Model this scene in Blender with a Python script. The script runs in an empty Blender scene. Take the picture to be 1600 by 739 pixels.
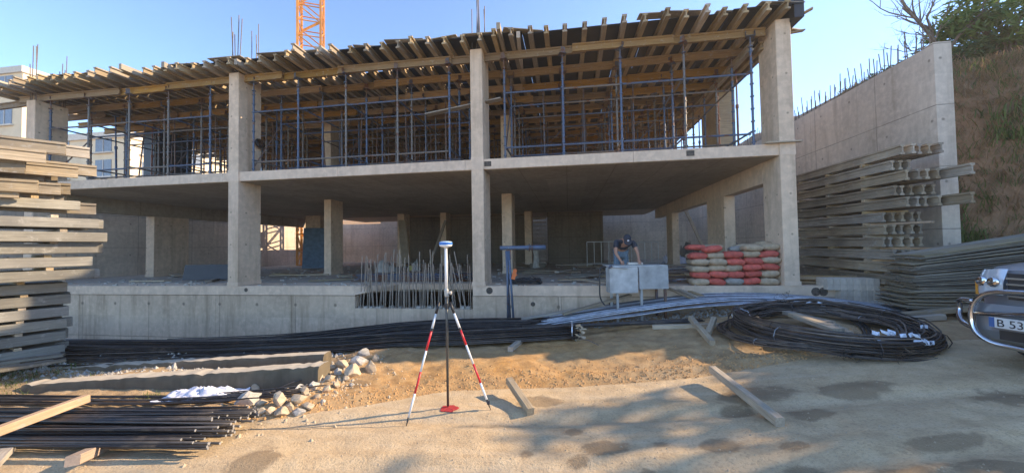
import bpy, bmesh, math, random
from mathutils import Vector, Matrix, noise
random.seed(7)
R = random.Random(11)
sc = bpy.context.scene
rad = math.radians

# ------------------------------------------------------------------ camera, sky, sun, exposure
PSI, PITCH, ROLL, CAMZ, FPX = rad(8.6), rad(1.66), rad(-0.91), 1.9, 580.0
cam_data = bpy.data.cameras.new('camera'); cam = bpy.data.objects.new('camera', cam_data)
sc.collection.objects.link(cam)
cam_data.sensor_width = 36; cam_data.lens = FPX/1600*36; cam_data.clip_start = .05; cam_data.clip_end = 3000
CM = Matrix.Translation((0, 0, CAMZ)) @ Matrix.Rotation(PSI, 4, 'Z') @ Matrix.Rotation(rad(90)+PITCH, 4, 'X') @ Matrix.Rotation(ROLL, 4, 'Z')
cam.matrix_world = CM
sc.camera = cam
SUN_EL, SUN_AZ = rad(27), rad(18.5)          # azimuth measured from +X towards +Y
w = bpy.data.worlds.new('World'); sc.world = w; w.use_nodes = True
nt = w.node_tree; nt.nodes.clear()
sky = nt.nodes.new('ShaderNodeTexSky'); sky.sky_type = 'NISHITA'; sky.sun_disc = False
sky.sun_elevation = SUN_EL; sky.sun_rotation = rad(90)-SUN_AZ; sky.altitude = 2200
sky.air_density = .95; sky.dust_density = .1; sky.ozone_density = 3.2
bg = nt.nodes.new('ShaderNodeBackground'); bg.inputs['Strength'].default_value = .15
wo = nt.nodes.new('ShaderNodeOutputWorld')
nt.links.new(sky.outputs[0], bg.inputs[0]); nt.links.new(bg.outputs[0], wo.inputs[0])
sd = bpy.data.lights.new('sun', 'SUN'); sd.energy = 3.3; sd.angle = rad(.5); sd.color = (1, .79, .54)
so = bpy.data.objects.new('sun', sd); sc.collection.objects.link(so)
so.rotation_euler = Vector((math.cos(SUN_EL)*math.cos(SUN_AZ), math.cos(SUN_EL)*math.sin(SUN_AZ), math.sin(SUN_EL))).to_track_quat('Z', 'Y').to_euler()
so.location = (0, 0, 30)
vs = sc.view_settings; vs.view_transform = 'Standard'; vs.look = 'None'; vs.gamma = 1; vs.exposure = 1.6
sc.cycles.max_bounces = 6; sc.cycles.diffuse_bounces = 4; sc.cycles.glossy_bounces = 3
sc.cycles.transmission_bounces = 4; sc.cycles.volume_bounces = 0; sc.cycles.transparent_max_bounces = 6

# ------------------------------------------------------------------ helpers
def at(u, v, d=None, z=None, Y=None, X=None):
    """point of the place seen at photo pixel (u,v) at forward distance d / height z / facade distance Y / side X"""
    r = CM.to_3x3() @ Vector(((u-800)/FPX, -(v-369.5)/FPX, -1))
    f = Vector((-math.sin(PSI), math.cos(PSI), 0))
    if d is not None: t = d/r.dot(f)
    elif z is not None: t = (z-CAMZ)/r.z
    elif Y is not None: t = Y/r.y
    else: t = X/r.x
    return Vector((0, 0, CAMZ)) + r*t
def cw(x, d, z=0):
    return Vector((x*math.cos(PSI)-d*math.sin(PSI), x*math.sin(PSI)+d*math.cos(PSI), z))
def sm(t):
    t = min(1, max(0, t)); return t*t*(3-2*t)
def lerp(a, b, t): return a+(b-a)*t

class MB:
    def __init__(s): s.v = []; s.f = []
    def add(s, vs_, fs): n = len(s.v); s.v += [tuple(q) for q in vs_]; s.f += [tuple(i+n for i in q) for q in fs]; return s
    def box(s, x0, x1, y0, y1, z0, z1, M=None):
        p = [Vector(q) for q in ((x0,y0,z0),(x1,y0,z0),(x1,y1,z0),(x0,y1,z0),(x0,y0,z1),(x1,y0,z1),(x1,y1,z1),(x0,y1,z1))]
        if M: p = [M @ q for q in p]
        return s.add(p, [(0,3,2,1),(4,5,6,7),(0,1,5,4),(1,2,6,5),(2,3,7,6),(3,0,4,7)])
    def tube(s, pts, r, n=6, cap=True):
        pts = [Vector(p) for p in pts]; rs = r if isinstance(r, (list, tuple)) else [r]*len(pts)
        V = []; up = None
        for i, p in enumerate(pts):
            t = (pts[min(i+1, len(pts)-1)]-pts[max(i-1, 0)])
            if t.length < 1e-9: t = Vector((0,0,1))
            t.normalize()
            if up is None:
                up = Vector((0,0,1)) if abs(t.z) < .9 else Vector((1,0,0))
            a = t.cross(up)
            if a.length < 1e-6: a = t.orthogonal()
            a.normalize(); b = a.cross(t); up = b
            for k in range(n):
                an = 2*math.pi*k/n; V.append(p+(a*math.cos(an)+b*math.sin(an))*rs[i])
        F = []
        for i in range(len(pts)-1):
            for k in range(n):
                F.append((i*n+k, i*n+(k+1)%n, (i+1)*n+(k+1)%n, (i+1)*n+k))
        if cap:
            F.append(tuple(range(n))[::-1]); F.append(tuple((len(pts)-1)*n+k for k in range(n)))
        return s.add(V, F)
    def prism(s, prof, x0, x1):   # profile of (y,z) swept along x
        n = len(prof)
        V = [(x0, a, b) for a, b in prof]+[(x1, a, b) for a, b in prof]
        F = [(i, (i+1) % n, n+(i+1) % n, n+i) for i in range(n)]+[tuple(range(n))[::-1], tuple(range(n, 2*n))]
        return s.add(V, F)
    def lathe(s, prof, n=16, M=None):   # profile (r,z)
        V = []; F = []
        for r, z in prof:
            for k in range(n):
                a = 2*math.pi*k/n; q = Vector((r*math.cos(a), r*math.sin(a), z)); V.append(M @ q if M else q)
        for i in range(len(prof)-1):
            for k in range(n): F.append((i*n+k, i*n+(k+1)%n, (i+1)*n+(k+1)%n, (i+1)*n+k))
        F.append(tuple(range(n))[::-1]); F.append(tuple((len(prof)-1)*n+k for k in range(n)))
        return s.add(V, F)
    def mesh(s, name, mat, smooth=False):
        me = bpy.data.meshes.new(name); me.from_pydata(s.v, [], s.f); me.materials.append(mat)
        if smooth: me.polygons.foreach_set('use_smooth', [True]*len(me.polygons))
        me.update(); return me
    def build(s, name, mat, parent=None, smooth=False, M=None):
        return link(name, s.mesh(name, mat, smooth), parent, M)
def link(name, me, parent=None, M=None):
    o = bpy.data.objects.new(name, me); sc.collection.objects.link(o)
    if parent is not None: o.parent = parent
    if M is not None: o.matrix_local = M
    return o
def smooth_by_angle(me, ang=40):
    bm = bmesh.new(); bm.from_mesh(me)
    bmesh.ops.recalc_face_normals(bm, faces=bm.faces)
    for f in bm.faces: f.smooth = True
    for e in bm.edges:
        if len(e.link_faces) == 2 and e.calc_face_angle(0) > rad(ang): e.smooth = False
    bm.to_mesh(me); bm.free()
def tag(o, label=None, cat=None, group=None, kind=None):
    if label: o['label'] = label
    if cat: o['category'] = cat
    if group: o['group'] = group
    if kind: o['kind'] = kind
    elif cat: o['kind'] = 'thing'
    return o
def thing(name, label, cat, loc=(0,0,0), rotz=0, group=None):
    o = bpy.data.objects.new(name, None); sc.collection.objects.link(o)
    o.location = loc; o.rotation_euler = (0, 0, rotz); o.empty_display_size = .2
    return tag(o, label, cat, group)
def dup(root, M, label=None, group=None):
    r = root.copy(); sc.collection.objects.link(r); r.matrix_local = M
    if label: r['label'] = label
    if group: r['group'] = group
    for ch in list(root.children):
        c = ch.copy(); sc.collection.objects.link(c); c.parent = r
        for g in ch.children:
            d = g.copy(); sc.collection.objects.link(d); d.parent = c
    return r
def along(p0, p1, roll=0):
    p0 = Vector(p0); p1 = Vector(p1); x = (p1-p0).normalized()
    y = Vector((0,0,1)).cross(x)
    if y.length < 1e-4: y = Vector((0,1,0))
    y.normalize(); z = x.cross(y)
    M = Matrix((x, y, z)).transposed().to_4x4(); M.translation = p0
    return M @ Matrix.Rotation(roll, 4, 'X')

# ------------------------------------------------------------------ materials
MATS = {}
class NT:
    def __init__(s, name, rough=.8, metal=0, spec=.5):
        s.m = bpy.data.materials.new(name); s.m.use_nodes = True; s.t = s.m.node_tree
        s.b = s.t.nodes['Principled BSDF']; s.b.inputs['Roughness'].default_value = rough
        s.b.inputs['Metallic'].default_value = metal; s.b.inputs['Specular IOR Level'].default_value = spec
        MATS[name] = s.m
    def n(s, kind, **kw):
        q = s.t.nodes.new('ShaderNode'+kind)
        for k, v in kw.items():
            if k.startswith('i_'): q.inputs[k[2:].replace('_', ' ')].default_value = v
            else: setattr(q, k, v)
        return q
    def l(s, a, b): s.t.links.new(a, b)
    def math(s, op, a, b=None, c=None, clamp=False):
        q = s.t.nodes.new('ShaderNodeMath'); q.operation = op; q.use_clamp = clamp
        for i, x in enumerate((a, b, c)):
            if x is None: continue
            if isinstance(x, (int, float)): q.inputs[i].default_value = x
            else: s.l(x, q.inputs[i])
        return q.outputs[0]
    def coord(s, kind='Object', scale=(1,1,1)):
        c = s.n('TexCoord'); m = s.n('Mapping'); m.inputs['Scale'].default_value = scale
        s.l(c.outputs[kind], m.inputs[0]); return m.outputs[0]
    def noise(s, vec, scale, detail=4, rough=.55, dist=0):
        q = s.n('TexNoise'); q.inputs['Scale'].default_value = scale; q.inputs['Detail'].default_value = detail
        q.inputs['Roughness'].default_value = rough; q.inputs['Distortion'].default_value = dist
        s.l(vec, q.inputs['Vector']); return q.outputs['Fac']
    def ramp(s, fac, stops):
        q = s.n('ValToRGB'); e = q.color_ramp.elements
        while len(e) < len(stops): e.new(.5)
        for i, (p, c) in enumerate(stops): e[i].position = p; e[i].color = (c[0], c[1], c[2], 1) if not isinstance(c, (int, float)) else (c, c, c, 1)
        s.l(fac, q.inputs[0]); return q.outputs[0]
    def mix(s, fac, a, b, mode='MIX'):
        q = s.n('Mix'); q.data_type = 'RGBA'; q.blend_type = mode
        for i, x in ((0, fac), (6, a), (7, b)):
            if isinstance(x, (int, float)): q.inputs[i].default_value = x
            elif isinstance(x, (tuple, list)): q.inputs[i].default_value = (x[0], x[1], x[2], 1)
            else: s.l(x, q.inputs[i])
        return q.outputs[2]
    def bump(s, h, strength=.3, dist=.01):
        q = s.n('Bump'); q.inputs['Strength'].default_value = strength; q.inputs['Distance'].default_value = dist
        s.l(h, q.inputs['Height']); s.l(q.outputs[0], s.b.inputs['Normal'])
    def col(s, c):
        if isinstance(c, (tuple, list)): s.b.inputs['Base Color'].default_value = (c[0], c[1], c[2], 1)
        else: s.l(c, s.b.inputs['Base Color'])
        return s.m
def C3(c, k): return tuple(min(1, x*k) for x in c)

def plain(name, c, rough=.6, metal=0, var=.25, scale=6, bump=.1, spec=.5):
    m = NT(name, rough, metal, spec); v = m.coord()
    f = m.noise(v, scale, 5)
    m.bump(m.noise(v, scale*6, 3), bump, .004)
    oi = m.n('ObjectInfo'); hs = m.n('HueSaturation'); m.l(m.ramp(f, [(.3, C3(c, 1-var)), (.7, C3(c, 1+var))]), hs.inputs['Color'])
    m.l(m.math('ADD', m.math('MULTIPLY', oi.outputs['Random'], .3), .85), hs.inputs['Value'])
    return m.col(hs.outputs[0])
def concrete(name, c, du=0, dz=0, ou=0, oz=0, ties=False, axis='XY', dirt=.5, lines=.55, tr=.42):
    m = NT(name, .92, 0, .25)
    g = m.n('NewGeometry'); v = g.outputs['Position']
    a = m.noise(v, .9, 6, .6); b = m.noise(v, 7, 5, .6); s3 = m.noise(v, 60, 2)
    mp = m.n('Mapping'); mp.inputs['Scale'].default_value = (2.2, 2.2, .22); m.l(v, mp.inputs[0])
    st = m.noise(mp.outputs[0], 1.6, 5, .65)
    col = m.ramp(a, [(.3, C3(c, .82)), (.7, C3(c, 1.12))])
    col = m.mix(m.ramp(b, [(.42, 0), (.72, .8)]), col, C3(c, 1.25))
    col = m.mix(m.ramp(st, [(.5, 0), (.75, dirt)]), col, (c[0]*.5, c[1]*.47, c[2]*.42))
    sp = m.n('SeparateXYZ'); m.l(v, sp.inputs[0])
    U = m.math('ADD', sp.outputs[0], sp.outputs[1]) if axis == 'XY' else sp.outputs[0]
    Z = sp.outputs[2] if axis != 'flat' else sp.outputs[1]
    h = m.math('MULTIPLY', b, .4)
    if du:
        def line(q, p, o, wd):
            f = m.math('FRACT', m.math('DIVIDE', m.math('ADD', q, o+100*p), p))
            d = m.math('ABSOLUTE', m.math('SUBTRACT', f, .5))
            return m.math('GREATER_THAN', d, .5-wd/p)
        wob = m.math('MULTIPLY', m.math('SUBTRACT', m.noise(v, 2, 2), .5), .02)
        L = m.math('MAXIMUM', line(m.math('ADD', U, wob), du, ou, .011), line(m.math('ADD', Z, wob), dz, oz, .011))
        # panel to panel tone
        iu = m.math('FLOOR', m.math('DIVIDE', m.math('ADD', U, ou+100.5*du), du)); iz = m.math('FLOOR', m.math('DIVIDE', m.math('ADD', Z, oz+100.5*dz), dz))
        wn = m.n('TexWhiteNoise', noise_dimensions='2D'); cb = m.n('CombineXYZ'); m.l(iu, cb.inputs[0]); m.l(iz, cb.inputs[1]); m.l(cb.outputs[0], wn.inputs['Vector'])
        tone = m.ramp(wn.outputs[0], [(0, .86), (1, 1.0)])
        col = m.mix(1, col, tone, 'MULTIPLY')
        col = m.mix(m.math('MULTIPLY', L, m.ramp(m.noise(v, 3, 3), [(.3, .4), (.6, lines+.15)])), col, C3(c, .4))
        h = m.math('SUBTRACT', h, m.math('MULTIPLY', L, 1.5))
    if ties:
        tu, tz = ties
        def fr(q, p, o): return m.math('MULTIPLY', m.math('SUBTRACT', m.math('FRACT', m.math('DIVIDE', m.math('ADD', q, o+100*p), p)), .5), p)
        d = m.math('SQRT', m.math('ADD', m.math('POWER', fr(U, tu, 0), 2), m.math('POWER', fr(Z, tz, .2), 2)))
        d2 = m.math('ADD', d, m.math('MULTIPLY', m.noise(v, 9, 3), .03))
        col = m.mix(m.ramp(m.math('MULTIPLY', d2, 10), [(tr, .8), (tr+.3, 0)]), col, C3(c, .3))
    m.col(col); m.bump(m.math('ADD', h, m.math('MULTIPLY', s3, .3)), .5, .006)
    return m.m
def wood(name, c, c2, rough=.75, knots=True, grey=.0):
    m = NT(name, rough, 0, .3)
    oi = m.n('ObjectInfo'); v0 = m.n('TexCoord').outputs['Object']
    off = m.n('VectorMath'); off.operation = 'ADD'; m.l(v0, off.inputs[0])
    sc2 = m.n('VectorMath'); sc2.operation = 'SCALE'; sc2.inputs[0].default_value = (17, 9, 5); m.l(oi.outputs['Random'], sc2.inputs['Scale']); m.l(sc2.outputs[0], off.inputs[1])
    mp = m.n('Mapping'); mp.inputs['Scale'].default_value = (.5, 9, 9); m.l(off.outputs[0], mp.inputs[0])
    g = m.noise(mp.outputs[0], 5, 6, .65, .4); big = m.noise(off.outputs[0], 1.7, 4)
    col = m.ramp(g, [(.3, C3(c, .62)), (.52, c), (.72, C3(c, 1.3))])
    col = m.mix(m.ramp(big, [(.4, 0), (.65, .8)]), col, c2)
    hsv = m.n('HueSaturation'); m.l(col, hsv.inputs['Color'])
    m.l(m.math('ADD', m.math('MULTIPLY', oi.outputs['Random'], .6), .68), hsv.inputs['Value'])
    m.l(m.math('ADD', m.math('MULTIPLY', m.math('FRACT', m.math('MULTIPLY', oi.outputs['Random'], 7.3)), .5), .7), hsv.inputs['Saturation'])
    sp_ = m.noise(off.outputs[0], 9, 4, .7); cm = m.mix(m.ramp(sp_, [(.58, 0), (.68, .55)]), hsv.outputs[0], (.36, .34, .30))
    m.bump(g, .5, .004)
    return m.col(cm)
def paint_rust(name, c, c2, rust=(.16, .07, .035), amt=.55, rough=.5, metal=.3):
    m = NT(name, rough, metal, .5); oi = m.n('ObjectInfo'); g = m.n('NewGeometry'); v = g.outputs['Position']
    a = m.noise(v, 5, 5, .7)
    base = m.mix(m.ramp(oi.outputs['Random'], [(.45, 0), (.6, 1)]), c, c2)
    col = m.mix(m.ramp(a, [(amt, 0), (amt+.08, 1)]), base, rust)
    cem = m.noise(v, 16, 4, .7)
    col = m.mix(m.ramp(cem, [(.6, 0), (.68, .6)]), col, (.3, .29, .27))
    m.bump(a, .2, .003)
    return m.col(col)

def bars(name, a, b, rough, metal):
    m = NT(name, rough, metal, .5); g = m.n('NewGeometry'); oi = m.n('ObjectInfo')
    r = m.math('FRACT', m.math('ADD', g.outputs['Random Per Island'], m.math('MULTIPLY', oi.outputs['Random'], 3.7)))
    r = m.math('POWER', r, 1.6); n_ = m.noise(g.outputs['Position'], 7, 5, .65)
    col = m.mix(m.math('MULTIPLY', r, m.ramp(n_, [(.3, .4), (.7, 1)])), a, b)
    dust = m.noise(g.outputs['Position'], 3, 6, .7); col = m.mix(m.ramp(dust, [(.52, 0), (.72, .5)]), col, (.26, .20, .14))
    m.col(col); m.bump(m.noise(m.coord('Object', (60, 60, 60)), 4, 2), .35, .003); return m.m
M_conc = concrete('concrete_facade', (.59, .455, .33), 2.4, 1.22, .6, .55, (1.2, 1.22), lines=.6, dirt=.85)
M_col = concrete('concrete_column', (.64, .49, .35), 0, 0, ties=(.5, .92), dirt=.5, tr=.2)
M_slab = concrete('concrete_slab', (.66, .51, .375), 0, 0, dirt=.3)
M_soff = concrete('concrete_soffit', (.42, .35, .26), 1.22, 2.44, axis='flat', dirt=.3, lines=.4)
M_floor = concrete('concrete_floor', (.46, .40, .33), 0, 0, dirt=.6)
M_wall = concrete('concrete_retaining', (.60, .52, .425), 2.4, 1.35, .3, .55, (1.2, 1.35), dirt=.5, lines=.7, tr=.28)
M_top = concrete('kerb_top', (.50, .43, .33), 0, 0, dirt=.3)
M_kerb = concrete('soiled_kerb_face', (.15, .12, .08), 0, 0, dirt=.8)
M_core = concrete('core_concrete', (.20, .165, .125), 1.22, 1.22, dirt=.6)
M_h20 = wood('formwork_yellow', (.37, .23, .085), (.32, .20, .085))
M_joist = wood('joist_timber', (.42, .31, .18), (.29, .22, .14))
M_old = wood('weathered_timber', (.42, .34, .24), (.28, .235, .18))
M_oldg = wood('green_grey_timber', (.25, .23, .185), (.15, .14, .12))
M_ramp = wood('stacked_beam_timber', (.36, .295, .21), (.21, .175, .13))
M_new = wood('fresh_timber', (.60, .38, .2), (.5, .3, .16))
M_board = wood('pile_board', (.27, .225, .155), (.16, .14, .10))
M_ply = plain('black_plywood', (.022, .022, .026), .45, 0, .3, 3)
M_plyedge = plain('plywood_edge', (.30, .25, .19), .8, 0, .3, 20)
M_scaf = paint_rust('scaffold_blue', (.08, .115, .18), (.17, .15, .13))
M_scafd = paint_rust('scaffold_dull', (.10, .12, .16), (.16, .11, .09), amt=.5)
M_rebar = bars('rebar_black', (.02, .019, .02), (.15, .135, .125), .42, .55)
M_coil = bars('coil_wire', (.025, .022, .022), (.27, .22, .18), .5, .4)
M_rebarr = plain('rebar_rusty', (.17, .13, .10), .7, .3, .35, 10, .3)
M_start = plain('starter_rust', (.33, .27, .21), .7, .1, .3, 10, .3)
M_galv = bars('rebar_bright', (.12, .13, .15), (.9, .94, 1.0), .3, .65)
M_blue = paint_rust('trestle_blue', (.10, .14, .21), (.10, .14, .21), amt=.6)
M_crane = plain('crane_orange', (.62, .24, .03), .5, 0, .2, 3)
M_dark = plain('dark_plastic', (.02, .02, .022), .5, 0, .2)
M_white = plain('white_paint', (.75, .75, .74), .4, 0, .06)
M_red = plain('red_paint', (.55, .02, .03), .4, 0, .12)
M_redg = plain('red_spray', (.42, .03, .03), .9, 0, .35, 40)
M_tagw = plain('tag_paper', (.62, .68, .78), .7, 0, .1, 20)
M_rub = plain('black_rubber', (.03, .03, .032), .6, 0, .3)
M_carp = plain('car_grey_paint', (.30, .32, .35), .3, .55, .06, 2, .02)
M_glass = plain('car_glass', (.02, .025, .03), .06, 0, .05, 2, 0)
M_chrome = plain('chrome', (.62, .62, .64), .10, 1, .04, 2, 0)
M_lens = plain('headlight_lens', (.80, .86, .92), .08, .5, .12, 9, .05)
M_amber = plain('amber_lens', (.7, .3, .04), .15, 0, .08)
M_sackr = plain('sack_red', (.55, .11, .08), .8, 0, .25, 9, .5)
M_sackb = plain('sack_beige', (.46, .35, .23), .85, 0, .22, 9, .5)
M_sackg = plain('sack_grey', (.36, .34, .30), .85, 0, .2, 9, .5)
M_cloth = plain('white_cloth', (.66, .66, .72), .85, 0, .12, 12, .4)
M_rock = plain('limestone', (.50, .39, .26), .9, 0, .22, 5, .8)
M_rockg = plain('grey_rubble', (.42, .39, .34), .95, 0, .25, 7, .8)
M_block = plain('paving_block', (.55, .49, .41), .95, 0, .15, 12, .6)
M_table = plain('table_sheet', (.40, .41, .40), .55, .25, .3, 4, .2)
M_skin = plain('skin', (.42, .22, .14), .55, 0, .08)
M_shirt = plain('navy_shirt', (.035, .042, .06), .85, 0, .3)
M_jeans = plain('blue_jeans', (.12, .18, .23), .85, 0, .25, 20)
M_bark = plain('bark', (.15, .11, .08), .9, 0, .3, 12, .8)
M_orange = plain('orange_glove', (.75, .2, .06), .8, 0, .15)
def leaf(name, a, b):
    m = NT(name, .6, 0, .3); g = m.n('NewGeometry'); f = m.noise(g.outputs['Position'], 1.3, 3)
    r = m.n('TexWhiteNoise', noise_dimensions='1D')
    q = m.math('FRACT', m.math('MULTIPLY', g.outputs['Random Per Island'], 1.0))
    col = m.mix(q, a, b); col = m.mix(m.ramp(f, [(.35, .0), (.7, .45)]), col, C3(b, 1.4))
    m.b.inputs['Subsurface Weight'].default_value = 0
    tr = m.n('BsdfTranslucent'); m.l(col, tr.inputs[0]); ms = m.n('MixShader'); ms.inputs[0].default_value = .35
    m.col(col); m.l(m.b.outputs[0], ms.inputs[1]); m.l(tr.outputs[0], ms.inputs[2]); m.l(ms.outputs[0], m.t.nodes['Material Output'].inputs[0])
    return m.m
M_leaf = leaf('leaf_green', (.05, .10, .025), (.13, .19, .04))
M_leafd = leaf('leaf_dark', (.03, .06, .02), (.07, .11, .03))
M_dry = leaf('dry_grass', (.24, .15, .08), (.38, .25, .14))
M_grass = leaf('green_grass', (.07, .12, .03), (.16, .20, .06))
M_bldg = plain('cream_render', (.84, .68, .45), .9, 0, .08, 1)
M_bldg2 = plain('ochre_render', (.55, .38, .20), .9, 0, .08, 1)
M_win = plain('far_window', (.16, .18, .21), .3, 0, .2)
M_sill = plain('far_sill', (.66, .60, .50), .9, 0, .1)
# ------------------------------------------------------------------ ground
def poly_at(pts, z=0.0): return [at(u, v, z=z) for u, v in pts]
EDGE = poly_at([(-300, 655), (250, 650), (430, 648), (600, 622), (700, 605), (850, 600), (1080, 601), (1300, 592), (1600, 578), (1800, 570)], .05)
def edge_y(x):
    if x <= EDGE[0].x: return EDGE[0].y
    for a, b in zip(EDGE, EDGE[1:]):
        if x <= b.x: return lerp(a.y, b.y, (x-a.x)/max(1e-6, b.x-a.x))
    return EDGE[-1].y
def inside_plot(x, y): return -19.15 < x < 8.1 and 9.33 < y < 26.9
def gz(x, y):
    if inside_plot(x, y): return -2.6
    z = .5*sm((x+.6)/6.2) + .12*sm((x-4.6)/1.6)*sm((y-6.2)/1.3)
    z -= .95*sm((-2.6-x)/9.0)*sm((y-5.3)/2.2)
    ey = edge_y(x)
    if y > ey and x < 5.5:                       # bank behind the road edge
        z += .05*sm((y-ey)/.25) + .05*sm((y-ey-.5)/1.2)*(1-sm((y-7.6)/1.6))
        if y < 9.4: z += .05*(noise.fractal(Vector((x*1.1, y*1.1, 0)), 1, 2, 4))*sm((y-ey)/.5)
        if y < 9.4: z += .022*(noise.fractal(Vector((x*5, y*5, 3)), 1, 2, 3))*sm((y-ey)/.3)
    z += .012*noise.fractal(Vector((x*.8, y*.8, 5)), 1, 2, 3)
    xc, dc = x*math.cos(PSI)+y*math.sin(PSI), -x*math.sin(PSI)+y*math.cos(PSI)
    z -= .13*sm((-2.7-xc)/.5)*sm((dc-4.4)/.4)*(1-sm((dc-6.3)/.5))
    if y < ey and -9 < x < 9:                    # wheel ruts along the road
        for k, off in enumerate((.55, 1.5, 2.25)):
            yr = ey*.35+2.9-off+.10*noise.noise(Vector((x*.35, k*9.0, 0)))
            z -= .04*math.exp(-((y-yr)/.12)**2)-.012*math.exp(-((y-yr-.24)/.1)**2)
        z += .008*noise.fractal(Vector((x*6, y*6, 1)), 1, 2, 3)
    if y > 2 and x < -18.7 and y > 8.8: z = lerp(z, 3.35, sm((-19.1-x)/.5)*sm((y-9.0)/1.0))
    if y > 26.9 and x < 8.2: z = lerp(z, 3.55+.12*min(y-27,24)+.4*noise.noise(Vector((x*.2, y*.2, 0))), sm((y-26.9)/.6))
    if x > 8.1 or y > 26.9:
        s = (x-8.2)*.33+(y-9.8)*.94
        h = .78+5.9*sm(s/2.8)+.16*max(0, min(s-2.8, 14))
        h += .35*noise.fractal(Vector((x*.7, y*.7, z)), 1, 2, 4)*sm(s/1.0)
        h += .22*noise.fractal(Vector((x*2.3, y*2.3, h*1.5)), 1, 2, 4)*sm(s/.6)
        if y > 9.5: h = min(h, 5.85+max(0, x-8.15)*.8) if x > 8.1 else h
        if x > 8.1: z = max(z, h) if y > 6.8 else z
        else: z = max(z, min(h, 3.6+max(0, x-2)*.4+.06*min(y-27, 30)))
    return z
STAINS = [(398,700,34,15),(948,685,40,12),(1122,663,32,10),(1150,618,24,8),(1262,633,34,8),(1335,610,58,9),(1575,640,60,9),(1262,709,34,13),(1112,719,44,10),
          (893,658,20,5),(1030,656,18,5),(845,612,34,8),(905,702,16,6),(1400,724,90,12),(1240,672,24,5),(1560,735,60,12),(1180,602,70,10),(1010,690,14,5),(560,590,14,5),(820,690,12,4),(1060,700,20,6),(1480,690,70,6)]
def axis_pts(fine0, fine1, step, far0, far1):
    p = []; q = fine0
    while q <= fine1+1e-6: p.append(q); q += step
    st = step; q = fine1
    while q < far1: st = min(st*1.28, 60); q += st; p.append(q)
    st = step; q = fine0
    while q > far0: st = min(st*1.28, 60); q -= st; p.insert(0, q)
    return p
xs = axis_pts(-9.5, 7.8, .06, -1500, 1500); ys = axis_pts(1.6, 9.4, .055, -300, 1800)
# extra lines so that the cut edges of the building plot are crisp
xs = sorted(xs+[-19.16, -19.14, 8.09, 8.11]+[8.2+.17*i for i in range(40)]); ys = sorted(ys+[9.32, 9.34]+[9.5+.17*i for i in range(36)]+[26.89, 26.91])
V = []; ATT = []; PATT = []
st3 = []
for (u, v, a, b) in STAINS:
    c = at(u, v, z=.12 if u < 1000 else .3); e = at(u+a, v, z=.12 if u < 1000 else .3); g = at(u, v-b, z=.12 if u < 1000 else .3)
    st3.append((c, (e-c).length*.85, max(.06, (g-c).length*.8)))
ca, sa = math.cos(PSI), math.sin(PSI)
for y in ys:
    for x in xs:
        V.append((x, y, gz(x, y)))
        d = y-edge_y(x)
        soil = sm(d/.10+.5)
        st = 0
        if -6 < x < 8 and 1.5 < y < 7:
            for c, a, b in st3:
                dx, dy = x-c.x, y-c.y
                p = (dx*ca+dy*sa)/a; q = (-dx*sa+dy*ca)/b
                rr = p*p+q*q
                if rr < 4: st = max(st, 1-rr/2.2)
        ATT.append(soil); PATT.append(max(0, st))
nx = len(xs)
F = [(j*nx+i, j*nx+i+1, (j+1)*nx+i+1, (j+1)*nx+i) for j in range(len(ys)-1) for i in range(nx-1)]
me = bpy.data.meshes.new('ground'); me.from_pydata(V, [], F)
me.polygons.foreach_set('use_smooth', [True]*len(F))
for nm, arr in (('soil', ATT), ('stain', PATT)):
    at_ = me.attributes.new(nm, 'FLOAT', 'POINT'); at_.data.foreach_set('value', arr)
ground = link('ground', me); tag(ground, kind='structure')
m = NT('site_ground', .95, 0, .2); g = m.n('NewGeometry'); v = g.outputs['Position']
an = m.n('Attribute', attribute_name='soil').outputs['Fac']; ast = m.n('Attribute', attribute_name='stain').outputs['Fac']
n1 = m.noise(v, .7, 6, .6); n2 = m.noise(v, 5, 6, .65); n3 = m.noise(v, 42, 4, .7); n4 = m.noise(v, 160, 2)
road = m.ramp(n2, [(.3, (.46, .32, .18)), (.5, (.60, .435, .25)), (.72, (.70, .53, .32))])
road = m.mix(m.ramp(n1, [(.35, 0), (.65, .55)]), road, (.44, .325, .20))
mp = m.n('Mapping'); mp.inputs['Rotation'].default_value = (0, 0, rad(-10)); mp.inputs['Scale'].default_value = (.25, 3, 1); m.l(v, mp.inputs[0])
trk = m.noise(mp.outputs[0], 1.6, 5, .6)
road = m.mix(m.ramp(trk, [(.45, 0), (.7, .5)]), road, (.66, .53, .36))
soil = m.ramp(n2, [(.28, (.24, .12, .04)), (.5, (.50, .27, .09)), (.75, (.64, .40, .17))])
soil = m.mix(m.ramp(n1, [(.3, .75), (.6, 0)]), soil, (.42, .30, .17))
sp = m.n('SeparateXYZ'); m.l(v, sp.inputs[0])
palx = m.ramp(m.math('ABSOLUTE', m.math('ADD', sp.outputs[0], .6)), [(.0, 0), (.9, .25), (1, .9)])   # paler dust away from the fresh cut
dist_x = m.math('MULTIPLY', m.math('ABSOLUTE', m.math('ADD', sp.outputs[0], 1.0)), .22, clamp=True)
soil = m.mix(m.math('MULTIPLY', dist_x, .6), soil, m.ramp(n2, [(.3, (.34, .25, .15)), (.7, (.52, .41, .27))]))
msk = m.math('ADD', an, m.math('MULTIPLY', m.math('SUBTRACT', n2, .5), 1.3))
col = m.mix(m.ramp(msk, [(.4, 0), (.6, 1)]), road, soil)
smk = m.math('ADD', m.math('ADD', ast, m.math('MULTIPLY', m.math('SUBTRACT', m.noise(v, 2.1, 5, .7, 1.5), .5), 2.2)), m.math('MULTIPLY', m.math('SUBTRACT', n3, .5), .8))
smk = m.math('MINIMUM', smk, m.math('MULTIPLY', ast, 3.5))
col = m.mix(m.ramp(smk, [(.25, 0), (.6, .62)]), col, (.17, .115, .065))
col = m.mix(m.ramp(n3, [(.35, .4), (.5, 0)]), col, (.25, .18, .11))
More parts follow.
